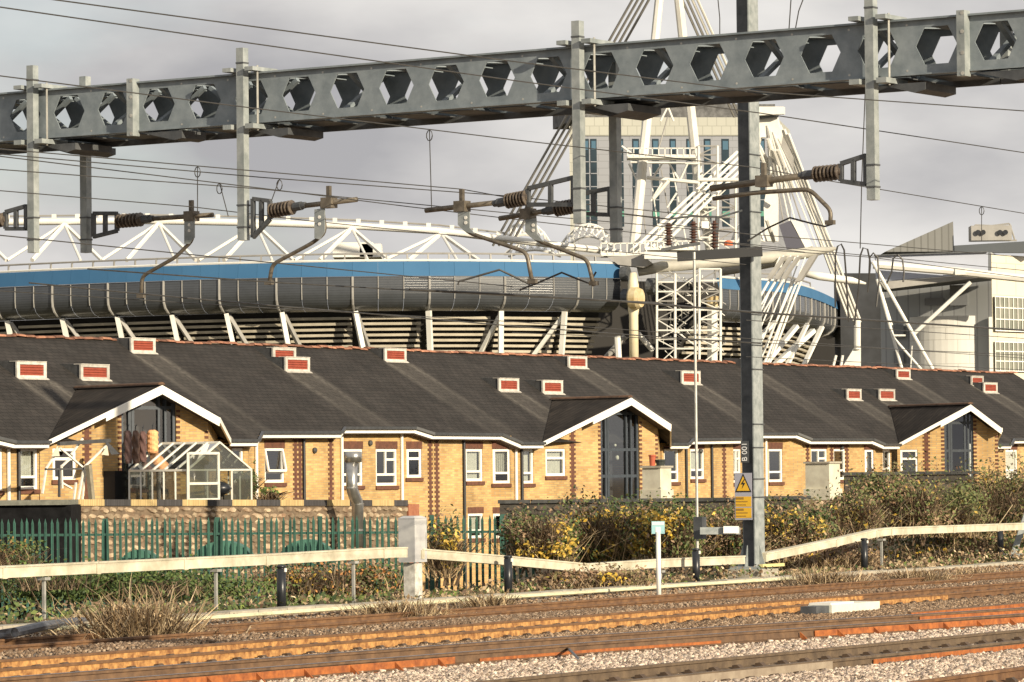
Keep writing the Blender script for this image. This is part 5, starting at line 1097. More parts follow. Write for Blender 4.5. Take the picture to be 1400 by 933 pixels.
def blades(name, base, spread, hgt, n, pal, parent, width=.014, lean=.5):
    """dry stems and blades rising from base"""
    bx = rng.normal(0, spread * .5, (n, 2)); h = hgt * rng.uniform(.35, 1.0, n); le = rng.normal(0, lean, (n, 2)) + bx / max(spread, .1) * .7; drp = rng.random(n) < .3
    p0 = np.stack([base[0] + bx[:, 0], base[1] + bx[:, 1], np.full(n, base[2])], 1); pm = p0 + np.stack([le[:, 0] * h * .35, le[:, 1] * h * .35, h * .6], 1); p1 = p0 + np.stack([le[:, 0] * h * .9, le[:, 1] * h * .9, h * np.where(drp, rng.uniform(.2, .75, n), 1 - .25 * np.abs(le).sum(1).clip(0, 1.5))], 1)
    th = rng.uniform(0, 6.28, n); w = np.stack([np.cos(th), np.sin(th), np.zeros(n)], 1) * width * rng.uniform(.6, 1.4, (n, 1))
    V_ = np.stack([p0 - w, p0 + w, pm - w * .8, pm + w * .8, p1 - w * .2, p1 + w * .2], 1).reshape(-1, 3); i = np.arange(n)[:, None] * 6
    F_ = np.concatenate([i + np.array([[0, 1, 3, 2]]), i + np.array([[2, 3, 5, 4]])], 0); pal = np.array(pal); cc = pal[rng.integers(0, len(pal), n)] * rng.uniform(.7, 1.25, (n, 1))
    o = npmesh(name, V_, F_, leaf_m, np.concatenate([cc, cc], 0), parent, tuple(base)); o['kind'] = 'stuff'; return o
BRN = [(.16, .10, .06), (.22, .15, .09), (.11, .07, .045), (.13, .11, .05)]
GRN = [(.06, .085, .025), (.045, .065, .022), (.09, .11, .035), (.03, .05, .018), (.075, .075, .03)]
YEL = [(.58, .37, .05), (.66, .46, .10), (.46, .30, .05), (.40, .32, .08)]
DRY = [(.44, .33, .20), (.56, .44, .28), (.34, .24, .14), (.24, .165, .10), (.48, .35, .20)]
def bush(name, label, cat, px0, px1, yt, yb, Y, pal, n, yel=0, dry=0, deep=1.6, group='brambles and bushes by the railway', lsz=(.03, .07)):
    c = at((px0 + px1) / 2, (yt + yb) / 2, Y); sx = (px1 - px0) / 2 * Y / F; sz = (yb - yt) / 2 * Y / F; t = thing(name, label, cat, Vx(c.x, c.y, c.z - sz), group)
    leaves('crown', c, (sx * 1.05, deep, sz * 1.1), int(n * 1.15), [tuple(1.45 * q_ for q_ in p_) for p_ in pal], t, lsz, hollow=.15, lobes=26)
    leaves('outer_sprays', c + UP * sz * .25, (sx * 1.1, deep, sz * 1.25), n // 4, [tuple(1.45 * q_ for q_ in p_) for p_ in pal], t, lsz, .9, lobes=30)
    if yel: leaves('yellow_leaves', c - Vx(0, .5, 0), (sx, deep * .7, sz * .9), yel * 2, YEL, t, (.045, .085), .3, lobes=12)
    for q_ in range(3):
        cc = c + Vx(random.uniform(-.6, .6) * sx, -deep * .55, random.uniform(-.3, .5) * sz); blades('twigs', (cc.x, cc.y, cc.z - sz * .5), sx * .3, sz * 1.3, 150, [(.16, .11, .07), (.30, .22, .14), (.10, .07, .05)], t, .008, .9)
    if dry: blades('dead_stems', (c.x, c.y - .3, c.z - sz), sx * .9, sz * 2.2, dry, DRY, t, .009, 1.0)
    m = MB()
    for k in range(9):
        b0_ = Vx(c.x + random.uniform(-.7, .7) * sx, c.y + random.uniform(-.4, .4), c.z - sz * 1.25); m.pipe([b0_, b0_ + Vx(random.uniform(-.3, .3), random.uniform(-.3, .1), sz * .9), b0_ + Vx(random.uniform(-.8, .8), random.uniform(-.6, .1), sz * 1.7)], .02, 5, [.03, .02, .008])
    m.build('stems', mat('bramble_stem', (.12, .08, .05), .9, 0, var=.3), t)['kind'] = 'stuff'
bush('bramble_bush', 'bramble bush with yellow leaves over the right end of the palisade fence', 'bush', 690, 790, 700, 775, 97, GRN + BRN, 5200, 320, 150)
bush('bramble_bush', 'brown bramble thicket with yellow leaves left of the marker post', 'bush', 770, 880, 686, 776, 99, BRN + GRN, 6500, 300, 300)
bush('bramble_bush', 'bramble thicket with clustered yellow leaves behind the marker post', 'bush', 860, 960, 686, 772, 98, BRN + GRN + GRN, 6200, 420, 220)
bush('bramble_bush', 'dark bramble thicket directly left of the mast', 'bush', 940, 1030, 690, 768, 101, BRN + GRN, 5200, 120, 260)
bush('bramble_bush', 'bramble bush with yellow leaves directly right of the mast', 'bush', 1030, 1140, 688, 768, 103, BRN + GRN, 6000, 380, 320)
OLV = [(.10, .115, .04), (.07, .085, .03), (.13, .13, .05), (.05, .065, .022), (.12, .10, .045)]
bush('evergreen_bush', 'tall olive green bush above the rising trunking', 'bush', 1150, 1290, 645, 735, 109, OLV + BRN, 9000, 40, 260, 2.0)
bush('evergreen_bush', 'lower olive bush filling in beside the right rendered pillar', 'bush', 1125, 1200, 672, 738, 106, OLV + BRN, 4200, 60, 260, 1.2)
bush('evergreen_bush', 'wispy olive bush right of the tall one', 'bush', 1265, 1350, 668, 735, 112, OLV, 4500, 20, 200, 1.5)
bush('evergreen_bush', 'olive green bush reaching the right edge above the trunking', 'bush', 1310, 1440, 636, 732, 115, OLV + BRN, 9000, 30, 200, 2.0)
bush('small_shrub', 'small shrub with yellow and orange leaves beside the white cabinet', 'bush', 582, 632, 704, 790, 97, GRN + BRN, 900, 110, 90, .7)
bush('small_shrub', 'low tangled shrub under the trunking left of the white cabinet', 'bush', 345, 545, 768, 828, 90, GRN + BRN + [(.30, .14, .05)], 3600, 60, 200, 1.0)
bush('small_shrub', 'low dead bramble tangle under the trunking beside the marker post', 'bush', 715, 880, 778, 812, 85, BRN + [(.20, .15, .09)], 3200, 40, 700, .9)
bush('small_shrub', 'dead bramble tangle under the rising trunking right of the mast', 'bush', 1050, 1200, 742, 790, 101, BRN + [(.25, .18, .11)], 4200, 30, 900, 1.0)
bush('small_shrub', 'brambles under the trunking at the right edge', 'bush', 1200, 1420, 728, 772, 113, BRN + GRN + [(.24, .17, .10)], 6200, 60, 900, 1.2)
bush('small_shrub', 'dark ivy mound under the trunking left of its first post', 'bush', -20, 360, 772, 826, 84, [(.03, .05, .015), (.05, .075, .02), (.075, .10, .03)], 7000, 0, 120, 1.2)
bush('small_shrub', 'thin shrub with orange leaves at the left end of the fence', 'bush', -20, 60, 735, 790, 96, GRN + [(.2, .12, .04)], 700, 0, 60, .6)
bush('greenhouse_plant', 'leafy climbing plant inside the greenhouse at its right corner', 'plant', 322, 352, 640, 690, 117.5, GRN, 900, 0, 0, .5, 'garden plants')
bush('spiky_plant', 'small spiky green garden plant right of the greenhouse', 'plant', 354, 382, 665, 690, 117, [(.10, .16, .04), (.07, .12, .03)], 300, 0, 260, .4, 'garden plants')
# dry grass tufts between the far tracks
def tuft(label, px, yb, w_px, h_px, n, tall=0):
    b = onz(px, yb, -.19); t = thing('dry_grass_tuft', label, 'grass', b, 'dry grass tufts by the tracks'); w = w_px * b.y / F; h = h_px * b.y / F
    blades('stems', (b.x, b.y, b.z), w * .5, h, n, DRY + [(.12, .08, .05)], t, .009, .8)
    blades('low_stems', (b.x, b.y, b.z), w * .75, h * .45, n, DRY + [(.10, .07, .045)], t, .010, 1.4)
    leaves('dead_leaves', (b.x, b.y, b.z + h * .22), (w * .6, w * .5, h * .25), n // 2, DRY, t, (.02, .05))
    if tall: blades('tall_stems', (b.x, b.y, b.z), w * .5, h * 1.45, tall, [(.42, .33, .2), (.32, .24, .14)], t, .008, .18)
tuft('largest dry grass tuft, with tall pale stems, at the left', 188, 879, 112, 88, 1200, 30)
tuft('low dry tuft just left of the largest one', 110, 866, 70, 34, 450)
tuft('dry grass tuft in front of the white cabinet', 548, 850, 100, 44, 850, 10)
tuft('small dry tuft right of the white cabinet', 668, 838, 62, 40, 520, 6)
tuft('dry grass tuft just right of the mast foot', 1128, 806, 90, 40, 800, 8)
tuft('dry grass tuft between the right bollards', 1255, 800, 85, 34, 700, 6)
tuft('thin dry weeds by the far rail at right', 1335, 790, 60, 22, 260)
# ivy and grass along the cess: ground cover
n = 26000; s_ = rng.uniform(38.7, 45.5, n); a_ = rng.uniform(35, 125, n); P_ = -np.outer(s_, np.array(nT)) + np.outer(a_, np.array(dT)); k = (np.abs(P_[:, 0] / P_[:, 1]) < .14); P_ = P_[k]; s_ = s_[k]; a_ = a_[k]; n = len(P_)
hump = .10 + .16 * np.clip(np.sin(a_ * .7) + np.sin(a_ * .31 + 2), 0, 2); P_[:, 2] = np.array([gz(v) for v in s_]) + rng.uniform(0, 1, n) * hump
a = rng.normal(0, 1, (n, 3)); a /= np.linalg.norm(a, axis=1, keepdims=True); nr = np.array([.3, -.4, .8]) + rng.normal(0, .5, (n, 3)); b = np.cross(nr, a); b /= np.linalg.norm(b, axis=1, keepdims=True); z_ = rng.uniform(.03, .075, (n, 1))
V_ = np.stack([P_ - a * z_, P_ + b * z_ * .6, P_ + a * z_, P_ - b * z_ * .6], 1).reshape(-1, 3); x_ = P_[:, 0] / P_[:, 1]
gp = np.array(GRN + [(.10, .13, .03)]) * 1.5; bp_ = np.array(DRY + BRN); gr = rng.random(n) < np.where(x_ < -.03, .72, .22); cc = np.where(gr[:, None], gp[rng.integers(0, len(gp), n)], bp_[rng.integers(0, len(bp_), n)]) * rng.uniform(.7, 1.2, (n, 1))
tag(npmesh('ground_cover', V_, np.arange(n * 4).reshape(n, 4), leaf_m, cc, None, (0, 80, 0)), 'ivy, weeds and dead leaves along the bank behind the tracks', 'ground cover', kind='stuff')
# ------------------------------------------------------------------ stadium
st_white = mat('stadium_white', (.66, .645, .59), .5, 0, col2=(.76, .745, .69), nscale=.8)
st_blue = mat('stadium_blue', (.045, .13, .25), .7, 0, col2=(.055, .15, .28), nscale=.3, spec=.15)
st_dark = brickmat('stadium_cladding', (.062, .068, .077), (.056, .062, .07), (.043, .047, .052), (1, 0, 0), 40, .16, .02, patch=.3, pscale=.3, rough=.25, spec=.9)
st_grey = mat('stadium_grey', (.30, .29, .27), .6, .1, var=.15, nscale=1)
st_shade = mat('stadium_dark_void', (.022, .02, .018), .9)  # near-black that paints in the shade under and behind the stands
slat_m = mat('tier_underside', (.40, .36, .28), .8, 0, var=.2, nscale=.8)
ochre = mat('ochre_steel', (.44, .31, .13), .6, 0, col2=(.60, .52, .34), nscale=1.5)
std = thing('stadium', 'huge stadium with blue roof edge, dark curved cladding and white roof truss', 'stadium', at(450, 655, 262) - UP * 3.7)
def spl(pts):
    xs = [p_[0] for p_ in pts]; zs = [p_[1] for p_ in pts]
    c = np.polyfit(xs, zs, 3); return lambda px: float(np.polyval(c, px))
main_Z = spl([(-200, 276), (0, 268), (250, 262), (500, 259), (700, 261), (860, 266)])
end_Z = spl([(960, 277), (1000, 281), (1060, 289), (1100, 297), (1130, 307), (1150, 320), (1158, 335)])
def SPt(px, Zf, z, off=0.0):
    f = lambda q: at(q, 400, Zf(q)); P = f(px); t_ = f(px + 4) - f(px - 4); o = Vx(t_.y, -t_.x).normalized(); return Vx(P.x, P.y, z) + o * off
CP = [(.02, 15.44), (.03, 15.0), (.03, 14.4), (-.02, 14.0), (-.2, 13.68), (-.55, 13.42), (-1.1, 13.25)]
def bay(pa, pb, Zf, blue=True, ribw=.14, major=True, sag=0.0):
    n = 3; step = (pb - pa) / n
    for k in range(n):
        xa, xb = pa + step * k, pa + step * (k + 1); e = (xb - xa) * .004
        if blue:
            zt_b = 16.40 if Zf is main_Z else 16.22
            m = MB(); m.hexa([SPt(xa + e, Zf, 15.46, .12), SPt(xb - e, Zf, 15.46, .12), SPt(xb - e, Zf, 15.46, -.1), SPt(xa + e, Zf, 15.46, -.1)], [SPt(xa + e, Zf, zt_b, -.02), SPt(xb - e, Zf, zt_b, -.02), SPt(xb - e, Zf, zt_b, -.3), SPt(xa + e, Zf, zt_b, -.3)]); m.build('fascia_panel', st_blue, std)
        m = MB(); nn = len(CP)
        for (o, z) in CP: m.v += [SPt(xa + e, Zf, z, o), SPt(xb - e, Zf, z, o)]
        for i in range(nn - 1): m.f.append((2 * i, 2 * i + 2, 2 * i + 3, 2 * i + 1))
        m.build('cladding_panel', st_dark, std, True)
    for k, w in ((0, ribw), (1, .06), (2, .06)):
        x = pa + step * k; m = MB(); m.pipe([SPt(x, Zf, z, o + .04) for o, z in (CP if k == 0 else CP[:4])], w * .6, 6); m.build('rib', st_grey, std)
majors = [-80, -4, 72, 148, 224, 300, 378, 482, 587, 690, 790, 848]
for a, b in zip(majors, majors[1:]): bay(a, b, main_Z)
ends_ = [985, 1020, 1055, 1085, 1108, 1126, 1140, 1150]
for a, b in zip(ends_, ends_[1:]): bay(a, b, end_Z)
# coping and gutter rail along the roof edge
for Zf, x0, x1, y_ in ((main_Z, -80, 848, 16.48), (end_Z, 985, 1140, 16.30)):
    xs = np.arange(x0, x1 + 1, 29.0 if Zf is main_Z else 26)
    m = MB(); m.pipe([SPt(x, Zf, y_, -.1) for x in xs], .075, 5); m.build('roof_edge_trim', st_white, std)
    m = MB(); m.pipe([SPt(x, Zf, y_ + .45, -.4) for x in xs], .07, 5); m.build('gutter_rail', st_grey, std)
    for x in xs: m = MB(); m.beam(SPt(x, Zf, y_ - .1, -.35), SPt(x, Zf, y_ + .45, -.4), .1, .1); m.build('rail_bracket', st_grey, std)
# stand underside: dark void, stepped slats, white raking legs
for Zf, maj in ((main_Z, majors), (end_Z, ends_)):
    for a, b in zip(maj, maj[1:]):
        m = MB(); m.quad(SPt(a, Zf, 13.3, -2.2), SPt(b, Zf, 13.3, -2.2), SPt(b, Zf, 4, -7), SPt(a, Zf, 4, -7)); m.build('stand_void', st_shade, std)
        for k in range(9 if Zf is main_Z else 6):
            z = 12.75 - k * .36; o = -1.9 - k * .16; g_ = (b - a) * .05; m = MB(); m.hexa([SPt(a + g_, Zf, z, o), SPt(b - g_, Zf, z, o), SPt(b - g_, Zf, z, o - .35), SPt(a + g_, Zf, z, o - .35)], [SPt(a + g_, Zf, z + .17, o), SPt(b - g_, Zf, z + .17, o), SPt(b - g_, Zf, z + .17, o - .35), SPt(a + g_, Zf, z + .17, o - .35)]); m.build('tier_slat', slat_m, std)
legs = [(-4, 7, 20), (72, 9, 26), (148, 9, 24), (224, 10, 26), (300, 12, 27), (378, 10, 24), (482, 13, 21), (587, 0, 2), (690, -3, -14), (780, -8, -26)]
for x, d1, d2 in legs:
    p0 = SPt(x + 2, main_Z, 13.25, -.9)
    m = MB(); m.beam(p0, SPt(x + d1 + 6, main_Z, 9.3, -1.2), .32, .30); m.build('raking_leg', st_white, std)
    m = MB(); m.beam(SPt(x + 4, main_Z, 13.1, -1.1), SPt(x + d2 + 12 * np.sign(d2), main_Z, 9.3, -3.2), .26, .24); m.build('raking_brace', st_grey if x < 560 else st_white, std)
for a, b, w in (((1089, 446), (1044, 500), .45), ((1112, 452), (1056, 502), .5), ((1104, 443), (1075, 502), .3), ((1124, 447), (1098, 502), .32), ((1060, 440), (1030, 470), .35)):
    m = MB(); m.beam(at(*a, 286), at(*b, 284), w, w * .6); m.build('raking_leg', st_white, std)
m = MB(); m.obox(at(1030, 520, 332), at(1160, 520, 332) - at(1030, 520, 332), Vx(0, 1), UP * 5.5); m.build('dark_gap_backing', st_shade, std)  # backing sheet added for the dark space under the end stand
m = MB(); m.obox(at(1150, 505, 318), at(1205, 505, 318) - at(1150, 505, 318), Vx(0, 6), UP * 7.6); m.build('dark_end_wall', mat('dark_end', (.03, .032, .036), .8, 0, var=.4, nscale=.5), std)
m = MB(); m.obox(at(770, 520, 281), at(990, 520, 288) - at(770, 520, 281), Vx(0, 1), UP * 7); m.build('dark_gap_backing', st_shade, std)  # backing sheet added for the dark interior behind the column
# roof truss
TZ = 276; ty = [(-80, 303), (0, 304), (200, 302), (360, 305), (480, 309), (600, 316), (690, 327), (850, 346)]
m = MB(); m.pipe([at(x, y, TZ) for x, y in ty], .24, 8); m.build('truss_tube', st_white, std, True)
m = MB(); m.pipe([at(x, y - 8, TZ + 3) for x, y in ty[:-1]], .07, 5); m.build('truss_walkway_rail', st_grey, std)
for ax in (-42, 88, 217, 350, 481, 603):
    ay = np.interp(ax, [q[0] for q in ty], [q[1] for q in ty]) + 3
    for dx, r_, dz in ((-78, .11, -3), (-44, .16, -5), (22, .09, -5), (51, .16, -3)):
        m = MB(); m.tube(at(ax, ay, TZ), at(ax + dx, 356, TZ + dz), r_, 6); m.build('truss_diagonal', st_white, std)
for k in range(-2, 22):
    x = k * 32 + 10; y = np.interp(x, [q[0] for q in ty], [q[1] for q in ty]) - 8; m = MB(); m.cbox(at(x, y + 1, TZ + 2.5), (.3, 0, 0), (0, .3, 0), (0, 0, .3)); m.build('truss_bracket', st_white, std)
# small pale roof huts seen behind the truss
m = MB(); m.obox(at(455, 352, 300), (3.0, 0, 0), (0, 3, 0), (0, 0, 1.1)); m.build('roof_hut', st_white, std)
m = MB(); m.obox(at(492, 352, 300), (1.6, 0, 0), (0, 3, 0), (0, 0, 1.0)); m.build('roof_hut', st_white, std)
# lattice arches on the roof
for x0, x1, yt, yb, Z in ((682, 752, 304, 332, 285), (768, 842, 307, 334, 284), (690, 772, 330, 348, 280), (882, 928, 312, 338, 275), (1000, 1045, 300, 330, 300)):
    m = MB(); n = 8; A = [at(x0 + (x1 - x0) * k / n, yb - (yb - yt) * math.sin(math.pi * k / n) ** .8, Z) for k in range(n + 1)]; B = [at(x0 + 6 + (x1 - x0 - 12) * k / n, yb + 3 - (yb - yt) * .5 * math.sin(math.pi * k / n), Z - 2) for k in range(n + 1)]
    m.pipe(A, .10, 5); m.pipe(B, .10, 5)
    for k in range(n): m.tube(A[k], B[k + 1], .08, 5); m.tube(B[k], A[k + 1], .08, 5)
    m.build('roof_lattice', st_white, std)
# ------------------------------------------------------------------ stadium mast and rigging
mz = 268
sm_t = thing('stadium_mast', 'tall white stadium mast with splayed legs, stay tubes and platforms', 'mast', at(900, 655, mz) - UP * 3.7)
def mt_(a, b, r_, nm='stay_tube', mtl=st_white, dz0=0, dz1=0, n=8, r2=None): m = MB(); m.tube(at(*a, mz + dz0), at(*b, mz + dz1), r_, n, r2); return m.build(nm, mtl, sm_t)
mt_((902, -8), (866, 346), .28, 'mast_leg', r2=.36); mt_((927, -8), (955, 250), .30, 'mast_leg', r2=.34, dz1=4); mt_((955, 250), (972, 345), .34, 'mast_leg', dz0=4, dz1=6)
mt_((897, -8), (861, 346), .05, 'cable_run', st_grey)
for k in range(4): mt_((865 + 7.5 * k + 3, -6), (674 + 8 * k, 336), .09, 'stay_cable', st_grey, 0, 14, 6)
for k in range(4): mt_((930 + 7 * k, -6), (1004 + 7 * k, 160), .09, 'stay_cable', st_white if k > 1 else st_grey, 0, 10, 6)
for k in range(4): mt_((1008 + 5 * k, 208 + 5 * k), (874 + 9 * k, 334 + 2 * k), .11, 'stay_tube', st_white, 4, -2, 7)
for k in range(4): mt_((1060 + 6 * k, 165 + 6 * k), (1160 + 5 * k, 436), .10, 'stay_tube', st_white, 6, 12, 7)
for a, b in (((1032, 190), (1060, 240)), ((1034, 200), (1055, 245)), ((1058, 205), (1078, 260)), ((1064, 205), (1087, 262)), ((1050, 190), (1072, 262)), ((1048, 300), (1058, 330))): mt_(a, b, .14, 'stay_tube', st_white, 4, 6, 6)
for k in range(7): mt_((1048 + 2.5 * k, 172 + 3 * k), (1078 + 10 * k, 344 - k), .055, 'stay_cable', st_white if k % 3 else st_grey, 5, 4, 5)
for k in range(6): mt_((1066 + 7 * k, 352), (1024 + 6 * k, 440 + 9 * k), .05, 'stay_cable', st_white, 1, -2, 5)
for k in range(5): mt_((872 + 16 * k, 226 + 3 * k), (884 + 18 * k, 330), .045, 'hanger_cable', st_white if k % 2 else st_grey, 2, 1, 5)
def mplate(pts, Z, mtl, nm, d=.5): m = MB(); m.prism([at(x, y, mz + Z) for x, y in pts], Vx(0.15, d)); m.build(nm, mtl, sm_t)
mplate([(1033, 163), (1062, 160), (1068, 185), (1060, 230), (1052, 240), (1048, 188), (1040, 188), (1034, 205)], 5, st_white, 'shroud_plate')
mplate([(1058, 190), (1068, 184), (1083, 215), (1083, 235), (1076, 225)], 6, st_grey, 'shroud_plate')
mplate([(1034, 146), (1071, 146), (1071, 156), (1034, 158)], 4, st_white, 'cap_beam')
mplate([(1034, 158), (1062, 155), (1062, 160), (1034, 163)], 4.5, galv_dk, 'cap_bearing')
mplate([(1065, 308), (1080, 302), (1100, 338), (1076, 342)], 3, mat('shade_blue_panel', (.07, .07, .095), .6), 'stay_housing', .8)  # shaded side of the housing put into a darker colour
mplate([(1081, 301), (1096, 304), (1110, 337), (1101, 339)], 3, st_white, 'stay_housing', .8)
mplate([(1044, 280), (1052, 240), (1062, 245), (1062, 330), (1046, 330)], 8, st_white, 'shroud_plate')
# large horizontal boom
m = MB(); m.pipe([at(x, y, mz + d) for x, y, d in ((872, 372, -2), (905, 365, -2), (1010, 356, 0), (1075, 350, 2), (1110, 345, 3), (1142, 340, 4))], .4, 12, [.3, .38, .40, .42, .36, .12]); m.build('boom_tube', mat('boom_grey', (.34, .33, .29), .6, 0, col2=(.44, .42, .36), nscale=1), sm_t, True)
m = MB(); m.pipe([at(x, y, mz + d) for x, y, d in ((985, 371, 2), (1040, 362, 3), (1072, 356, 4))], .34, 12); m.build('boom_tube', st_grey, sm_t, True)
m = MB(); m.pipe([at(x, y, mz + d) for x, y, d in ((1098, 374, 1), (1120, 378, 1), (1165, 384, 2), (1184, 388, 2))], .25, 10, [.2, .27, .24, .06]); m.build('spur_tube', st_white, sm_t, True)
for a, b in (((1071, 350), (1030, 422)), ((1081, 350), (1032, 432)), ((1091, 350), (1034, 444)), ((1086, 382), (1036, 500)), ((1091, 382), (1044, 500)), ((1097, 380), (1051, 500))): mt_(a, b, .085, 'stay_tube', st_white, 0, -1, 7)
for a in ((1068, 352), (1078, 352), (1088, 352)): mplate([(a[0], a[1]), (a[0] + 6, a[1] - 2), (a[0] - 16, a[1] + 30), (a[0] - 20, a[1] + 28)], -1, st_grey, 'stay_web', .1)
mplate([(1106, 352), (1118, 347), (1095, 384), (1086, 386)], -1, st_grey, 'stay_bracket', .4)
# main bearing column with ring
m = MB(); m.lathe(at(867, 498, mz - 4), UP, [(0, .30), (3.2, .30), (3.6, .36), (5.2, .36), (6.0, .2)], 14); m.build('bearing_column', mat('cream_column', (.72, .62, .40), .55, 0, col2=(.78, .70, .5), nscale=1), sm_t, True)
c = at(869, 408, mz - 4.6); m = MB(); m.lathe(c + Vx(-.35, .1), Vx(1, -.45, 0), [(0, .66), (.1, .72), (.55, .72), (.8, .6)], 20); m.build('bearing_ring', ochre, sm_t)
for x, y, r_ in ((850, 375, .5), (852, 408, .62), (886, 392, .55)): m = MB(); m.lathe(at(x, y, mz - 3), Vx(1, -.4, 0), [(0, r_), (.5, r_)], 16); m.build('pulley_disc', galv_dk, sm_t)
mt_((872, 456), (893, 480), .18, 'strut'); mt_((855, 460), (828, 490), .2, 'strut', st_grey)
m = MB(); m.tube(at(844, 460, mz - 4), at(846, 498, mz - 4), .22, 8); m.build('short_column', st_white, sm_t)
# platforms
def platform(x0, x1, yt, yb, Z, nm='platform', rails=True):
    A, B = at(x0, yb, mz + Z), at(x1, yb, mz + Z); hh = (yb - yt) * mz / F; m = MB(); m.obox(A, B - A, Vx(0, 2.2), UP * .22); po = m.build(nm, st_white, sm_t)
    if rails:
        m = MB(); m.beam(A + UP * hh, B + UP * hh, .07, .07); m.build('rail', st_white, po); n = max(2, int((x1 - x0) / 8))
        for k in range(n + 1): P = A + (B - A) * k / n; m = MB(); m.beam(P + UP * .1, P + UP * hh, .07, .07); m.build('rail_post', st_white, po)
platform(858, 952, 203, 216, -3); platform(822, 884, 333, 350, -3); platform(882, 950, 330, 342, -2)
mplate([(881, 344), (929, 346), (929, 355), (881, 354)], -4, st_white, 'box_beam', .8)
mplate([(830, 351), (878, 349), (892, 360), (880, 366), (845, 362)], -3, st_grey, 'platform_bracket', 1.5)
for a, b in (((884, 243), (955, 250)), ((955, 246), (1012, 246)), ((862, 222), (955, 224)), ((860, 224), (872, 250)), ((905, 224), (893, 243)), ((915, 224), (928, 246)), ((940, 224), (930, 246)), ((893, 272), (915, 246)), ((913, 146), (903, 166)), ((913, 146), (921, 166)), ((870, 215), (850, 200)), ((905, 250), (890, 275)), ((912, 284), (925, 264))): mt_(a, b, .13 if a[1] > 240 and b[1] < 252 and a[0] < 960 else .07, 'platform_strut', st_white, 0, 0, 6)
mt_((900, 205), (913, 160), .05, 'aerial', st_grey)
# lattice tower
lt = thing('lattice_tower', 'pale open lattice service tower beside the stadium mast', 'lattice tower', at(968, 655, 272) - UP * 3.7)
def lat(x0, x1, ys, Z, D, r_, diag=True, tall=None):
    for Zz in (Z, Z + D):
        for x in (x0, x1): m = MB(); m.tube(at(x, ys[0], Zz), at(x, ys[-1], Zz), r_ * 1.5, 6); m.build('upright', st_white, lt)
        for y in ys: m = MB(); m.tube(at(x0, y, Zz), at(x1, y, Zz), r_, 5); m.build('ledger', random.choice((st_white, st_grey)), lt)
        if diag:
            for i, (a, b) in enumerate(zip(ys, ys[1:])): m = MB(); m.tube(at(x0 if i % 2 else x1, a, Zz), at(x1 if i % 2 else x0, b, Zz), r_ * .7, 5); m.build('diagonal', random.choice((st_white, st_grey)), lt)
    for y in ys:
        for x in (x0, x1): m = MB(); m.tube(at(x, y, Z), at(x, y, Z + D), r_, 5); m.build('tie', st_white, lt)
lat(955, 981, [200, 212, 224, 246, 258, 270, 284, 297, 311, 325, 346], 270, 2.2, .065); lat(981, 1006, [246, 270, 284, 297, 314, 330, 346], 271, 2.2, .06)
lat(898, 923, [374, 386, 399, 412, 424, 437, 452, 464, 477, 500], 264, 2.5, .055); lat(923, 956, [374, 399, 424, 452, 477, 500], 264, 2.5, .06); lat(956, 985, [368, 384, 399, 412, 424, 437, 452, 464, 477, 500], 264.5, 2.5, .06)
for k in range(90):
    x, y = random.uniform(902, 982), random.uniform(378, 492); m = MB(); m.beam(at(x, y, 265.5), at(x + random.choice((-15, 15, 0, 12)), y + random.choice((-9, 9, 0, 14)), 266), .05, .05); m.build('scaffold_tube', random.choice((st_grey, st_white)), lt)
m = MB(); m.tube(at(974, 405, 265.6), at(974, 500, 265.6), .34, 10); m.build('inner_column', st_white, lt)
m = MB(); m.lathe(at(974, 420, 265.3), UP, [(0, .36), (.7, .42), (.72, .3)], 10); m.build('ochre_collar', ochre, lt)
m = MB(); m.cbox(at(964, 308, 270), (.5, 0, 0), (0, .5, 0), (0, 0, .5)); m.build('junction_box', white_pl, lt)
m = MB(); m.lathe(at(996, 336, 270), UP, [(0, .3), (.25, .3), (.35, .1)], 10); m.build('orange_beacon', mat('beacon_orange', (.6, .14, .05), .6), lt)
# right-hand anchor column
t = thing('anchor_column', 'white anchor column with splayed foot right of the stadium end', 'column', at(1172, 655, 280) - UP * 3.7)
m = MB(); m.tube(at(1172, 438, 280), at(1172, 478, 280), .24, 10); m.build('column', st_white, t)
m = MB(); m.prism([at(1168, 476, 280), at(1177, 474, 280), at(1177, 505, 280), at(1150, 505, 280)], Vx(0, .8)); m.build('foot', st_white, t)
m = MB(); m.prism([at(1160, 432, 280), at(1168, 428, 280), at(1178, 440, 280), at(1172, 444, 280)], Vx(0, .6)); m.build('socket', st_white, t)
for x0, x1, xb in ((1143, 0, 1138), (1152, 0, 1149)): m = MB(); m.tube(at(x0, 486, 279), at(xb, 505, 279), .1, 6); m.build('tie_rod', st_white, t)
# ------------------------------------------------------------------ tower block behind
tbm = brickmat('block_grey_panel', (.28, .29, .315), (.265, .275, .30), (.21, .215, .23), (1, .12, 0), 2.2, .72, .03, patch=.08, pscale=.05)
tb = thing('tower_block', 'grey panelled tower block with cream parapet and dark strip windows', 'building', at(900, 655, 420) - UP * 3.7)
def tbp(px, py, o=0): return onplane(px, py, at(785, 250, 418) + Vx(0, -o), Vx(.12, -1, 0).normalized())
te = Vx(1, .12).normalized(); A = tbp(786, 345); B = tbp(1064, 345); zt = tbp(900, 186).z
m = MB(); m.obox(Vx(A.x, A.y, -1.4), Vx(B.x - A.x, B.y - A.y), Vx(2.5, 16), UP * (zt + 1.4)); m.build('wall', tbm, tb)
cp_m = brickmat('cream_panel', (.42, .42, .37), (.40, .40, .35), (.30, .30, .26), (1, .12, 0), 1.0, .95, .035, patch=.06, pscale=.05)
zp = tbp(900, 161).z
m = MB(); m.obox(Vx(A.x, A.y, zt + .01) - Vx(0, .15), Vx(B.x - A.x, B.y - A.y), Vx(2.5, 16), UP * (zp - zt)); m.build('parapet', cp_m, tb)
